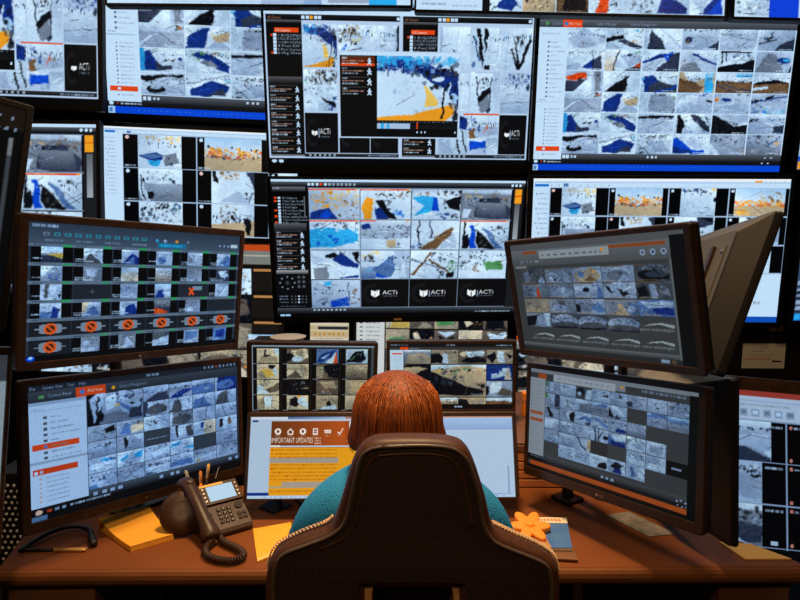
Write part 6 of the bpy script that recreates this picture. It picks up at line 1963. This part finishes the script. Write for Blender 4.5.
for k in range(5):
    a = 2 * math.pi * k / 5 + .3
    q.tube([(0, .16, .12), (.30 * math.cos(a), .16 + .30 * math.sin(a), .075)], [.03, .018], 10)
q.build('star_base', M['black'], ch)
for k in range(5):
    a = 2 * math.pi * k / 5 + .3
    MB().lathe([(0, -.02), (.026, -.02), (.029, -.012), (.029, .012), (.026, .02), (0, .02)], 16, Matrix.Translation((.30 * math.cos(a), .16 + .30 * math.sin(a), .0292)) @ Matrix.Rotation(a, 4, 'Z') @ Matrix.Rotation(R_(90), 4, 'X')).build('castor', M['black'], ch)
q = MB()
q.box(-.06, -.10, .43, .06, .10, .47)
q.build('tilt_mechanism', M['black'], ch)


# ------------------------------------------------------------------ the person
def skinned(name, V, E, m, parent, sub=2, root=0):
    me = bpy.data.meshes.new(name)
    me.from_pydata([v[0] for v in V], E, [])
    ob = bpy.data.objects.new(name, me)
    COL.objects.link(ob)
    ob.modifiers.new('skin', 'SKIN').use_smooth_shade = True
    for i, v in enumerate(V):
        r = v[1]
        me.skin_vertices[0].data[i].radius = r if isinstance(r, tuple) else (r, r)
        me.skin_vertices[0].data[i].use_root = i == root
    s = ob.modifiers.new('smooth', 'SUBSURF')
    s.levels = s.render_levels = sub
    dg = bpy.context.evaluated_depsgraph_get()
    me2 = bpy.data.meshes.new_from_object(ob.evaluated_get(dg))
    bpy.data.objects.remove(ob)
    me2.name = name
    me2.polygons.foreach_set('use_smooth', [True] * len(me2.polygons))
    return link(name, me2, m, parent, True)


pe = thing('person', 'seated person with short red-brown hair and teal sweater, seen from behind', 'person', (.0, 1.17, 0))
bx_ = .008
V = [((bx_, 1.22, .58), .13), ((bx_, 1.215, .72), .12), ((bx_, 1.205, .86), .120), ((bx_ - .005, 1.185, .970), .10), ((0, 1.175, 1.035), .058), ((-.002, 1.185, 1.09), .050), ((-.003, 1.20, 1.135), .062), ((-.003, 1.195, 1.175), .080), ((-.003, 1.19, 1.215), .072), ((-.003, 1.19, 1.243), .040),
     ((-.003, 1.268, 1.125), .022), ((-.003, 1.278, 1.155), .014)]
E = [(0, 1), (1, 2), (2, 3), (3, 4), (4, 5), (5, 6), (6, 7), (7, 8), (8, 9), (6, 10), (7, 11)]
for sx in (-1, 1):
    n = len(V)
    V += [((bx_ + sx * .095, 1.17, .985), .068), ((bx_ + sx * .150, 1.175, .965), .060), ((bx_ + sx * .192, 1.215, .885), .047), ((bx_ + sx * .215, 1.275, .805), .042), ((bx_ + sx * .19, 1.37, .795), .036), ((bx_ + sx * .155, 1.455, .780), .024), ((bx_ + sx * .145, 1.490, .775), (.026, .018)), ((bx_ + sx * .140, 1.525, .772), (.032, .014))]
    E += [(3, n)] + [(n + i, n + i + 1) for i in range(7)]
    hx, hy, hz = V[n + 7][0]
    for k, (dx, ln) in enumerate(((-.026, .062), (-.009, .072), (.009, .068), (.026, .054))):
        m0 = len(V)
        V += [((hx + dx, hy + .014, hz + .002), .0095), ((hx + dx * 1.15, hy + .014 + ln * .45, hz + .006), .0085), ((hx + dx * 1.2, hy + .014 + ln * .78, hz - .004), .0075), ((hx + dx * 1.2, hy + .014 + ln, hz - .016), .0065)]
        E += [(n + 7, m0), (m0, m0 + 1), (m0 + 1, m0 + 2), (m0 + 2, m0 + 3)]
    m0 = len(V)
    V += [((hx - sx * .034, hy - .012, hz - .002), .011), ((hx - sx * .052, hy + .014, hz - .006), .0092), ((hx - sx * .058, hy + .038, hz - .012), .0078)]
    E += [(n + 6, m0), (m0, m0 + 1), (m0 + 1, m0 + 2)]
    n = len(V)
    V += [((bx_ + sx * .085, 1.18, .585), .088), ((bx_ + sx * .10, 1.38, .60), .075), ((bx_ + sx * .105, 1.55, .60), .060), ((bx_ + sx * .105, 1.56, .45), .052), ((bx_ + sx * .10, 1.53, .25), .050), ((bx_ + sx * .10, 1.52, .09), .035), ((bx_ + sx * .105, 1.58, .045), .030), ((bx_ + sx * .11, 1.66, .032), .028)]
    E += [(0, n)] + [(n + i, n + i + 1) for i in range(7)]
skinned('body', V, E, M['skin'], pe)
V = [((bx_, 1.22, .56), .142), ((bx_, 1.215, .72), .132), ((bx_, 1.205, .86), .132), ((bx_ - .004, 1.185, .975), .122), ((0, 1.18, 1.055), .078)]
E = [(0, 1), (1, 2), (2, 3), (3, 4)]
for sx in (-1, 1):
    n = len(V)
    V += [((bx_ + sx * .088, 1.18, 1.000), .086), ((bx_ + sx * .143, 1.185, .972), .078), ((bx_ + sx * .190, 1.220, .890), .066), ((bx_ + sx * .218, 1.275, .806), .055), ((bx_ + sx * .19, 1.37, .796), .047), ((bx_ + sx * .158, 1.445, .782), .034)]
    E += [(3, n)] + [(n + i, n + i + 1) for i in range(5)]
swo = skinned('sweater', V, E, M['sweater'], pe)
V, E = [((bx_, 1.21, .56), .14)], []
for sx in (-1, 1):
    n = len(V)
    V += [((bx_ + sx * .085, 1.18, .575), .100), ((bx_ + sx * .10, 1.38, .600), .088), ((bx_ + sx * .105, 1.55, .60), .072), ((bx_ + sx * .105, 1.56, .45), .066), ((bx_ + sx * .10, 1.53, .25), .062), ((bx_ + sx * .10, 1.52, .11), .055)]
    E += [(0, n)] + [(n + i, n + i + 1) for i in range(5)]
skinned('trousers', V, E, M['jeans'], pe)
for sx in (-1, 1):
    skinned('shoe', [((bx_ + sx * .10, 1.50, .050), .045), ((bx_ + sx * .105, 1.58, .045), .040), ((bx_ + sx * .11, 1.66, .036), .036), ((bx_ + sx * .11, 1.70, .030), .026)], [(0, 1), (1, 2), (2, 3)], M['shoe'], pe)
    e = MB()
    e.lathe([(0, -.010), (.006, -.009), (.010, 0), (.006, .009), (0, .010)], 14, Matrix.Translation((-.003 + sx * .030, 1.262, 1.178)))
    e.build('eye', M['white'], pe, True, True)
    e = MB()
    e.lathe([(0, 0), (.0045, 0), (.003, .002), (0, .0025)], 12, Matrix.Translation((-.003 + sx * .030, 1.2715, 1.178)) @ Matrix.Rotation(R_(-90), 4, 'X'))
    e.build('iris', M['black'], pe, True)
e = MB()
e.tube(spline([(-.026, 1.274, 1.122), (-.003, 1.288, 1.119), (.020, 1.274, 1.122)]), [.002] + [.004] * 15 + [.002], 8)
e.build('mouth', M['red'], pe, True, True)
# hair: a bob with combed grooves, open at the face (+y)
HC = Vector((-.004, 1.185, 0))
NA, NR = 220, 26
zt = 1.272
r = RNG(8)
gro = np.convolve(np.tile(r.randn(NA), 3), np.ones(3) / 3, 'same')[NA:2 * NA]
gro2 = np.convolve(np.tile(r.randn(NA), 3), np.ones(9) / 9, 'same')[NA:2 * NA]
PR = [(0, .0), (.04, .032), (.10, .053), (.2, .0735), (.33, .087), (.48, .0945), (.62, .0975), (.75, .0985), (.86, .099), (.94, .097), (1., .090)]


def prf(t):
    for (a, x), (b2, y) in zip(PR, PR[1:]):
        if t <= b2:
            return x + (y - x) * (t - a) / (b2 - a)
    return PR[-1][1]


L = []
for i in range(NR):
    t = (i / (NR - 1)) ** 1.15
    row = []
    for j in range(NA):
        a = 2 * math.pi * j / NA
        front = max(0., math.sin(a)) ** 3          # +y faces forward
        zb = 1.118 + .115 * min(1, front * 1.6) + .008 * gro2[j]
        z = zt + (zb - zt) * t
        tt = (zt - z) / (zt - 1.118)
        rad = prf(min(tt, 1)) + (.0022 * gro[j] + .0025 * gro2[j]) * min(1, tt * 3)
        flare = .010 * max(0, tt - .72) / .28 * abs(math.cos(a))
        row.append((HC.x + (rad * .93 + flare) * math.cos(a), HC.y + rad * 1.02 * math.sin(a), z))
    L.append(row)
hb = MB()
hb.loops(L, cap1=False)
ho = hb.build('hair', M['hair'], pe, True, True)
st = MB()
for k in range(90):
    a = r.uniform(math.pi * .95, math.pi * 2.05)
    pth = []
    t0, t1 = r.uniform(.03, .35), r.uniform(.5, 1.03)
    sw = r.uniform(-.12, .12)
    for q_ in range(9):
        tt = t0 + (t1 - t0) * q_ / 8
        aa = a + sw * tt
        rad = prf(min(tt, 1)) + .0018
        fl_ = .012 * max(0, tt - .72) / .28 * abs(math.cos(aa))
        pth.append((HC.x + (rad * .93 + fl_) * math.cos(aa), HC.y + rad * 1.02 * math.sin(aa), zt - (zt - 1.118) * tt + .0012))
    st.tube(pth, .0007, 4)
st.build('hair_strands', M['strand'], ho, True, True)

# ------------------------------------------------------------------ light
def area(name, loc, size, power, col, aim=None, spread=180):
    l = bpy.data.lights.new(name, 'AREA')
    l.shape = 'DISK'
    l.size = size
    l.energy = power
    l.color = col
    l.spread = R_(spread)
    o = bpy.data.objects.new(name, l)
    COL.objects.link(o)
    o.location = loc
    if aim:
        o.rotation_euler = (Vector(aim) - Vector(loc)).to_track_quat('-Z', 'Y').to_euler()
    return o


WARM = (1., .66, .36)
area('ceiling_downlight', (.05, 1.45, 3.2), .45, 16.5, WARM, (.05, 1.55, 0), 80)
area('ceiling_downlight', (-.2, -.7, 3.2), .5, 26, WARM)
area('ceiling_downlight', (1.5, .8, 3.2), .4, 10, WARM)
area('ceiling_downlight', (-1.7, .8, 3.2), .4, 12, WARM)
w = bpy.data.worlds.new('room_air')
w.use_nodes = True
w.node_tree.nodes['Background'].inputs[0].default_value = (.004, .004, .005, 1)
scene.world = w

# ------------------------------------------------------------------ camera
cam = bpy.data.cameras.new('camera')
cam.sensor_width = 36
cam.lens = 27.0
cam.clip_start = .02
co = bpy.data.objects.new('camera', cam)
COL.objects.link(co)
P, RC = R_(6.5), R_(.4)
fw = Vector((0, math.cos(P), -math.sin(P)))
up = Vector((0, math.sin(P), math.cos(P)))
rt = Vector((1, 0, 0))
rt2, up2 = rt * math.cos(RC) + up * math.sin(RC), up * math.cos(RC) - rt * math.sin(RC)
m4 = Matrix.Identity(4)
for i in range(3):
    m4[i][0], m4[i][1], m4[i][2] = rt2[i], up2[i], -fw[i]
m4.translation = (0, 0, 1.55)
co.matrix_world = m4
scene.camera = co
vs = scene.view_settings
scene.display_settings.display_device = 'sRGB'
vs.view_transform = 'Standard'
vs.look = 'None'
vs.exposure = 0
vs.gamma = 1
vs.use_curve_mapping = False
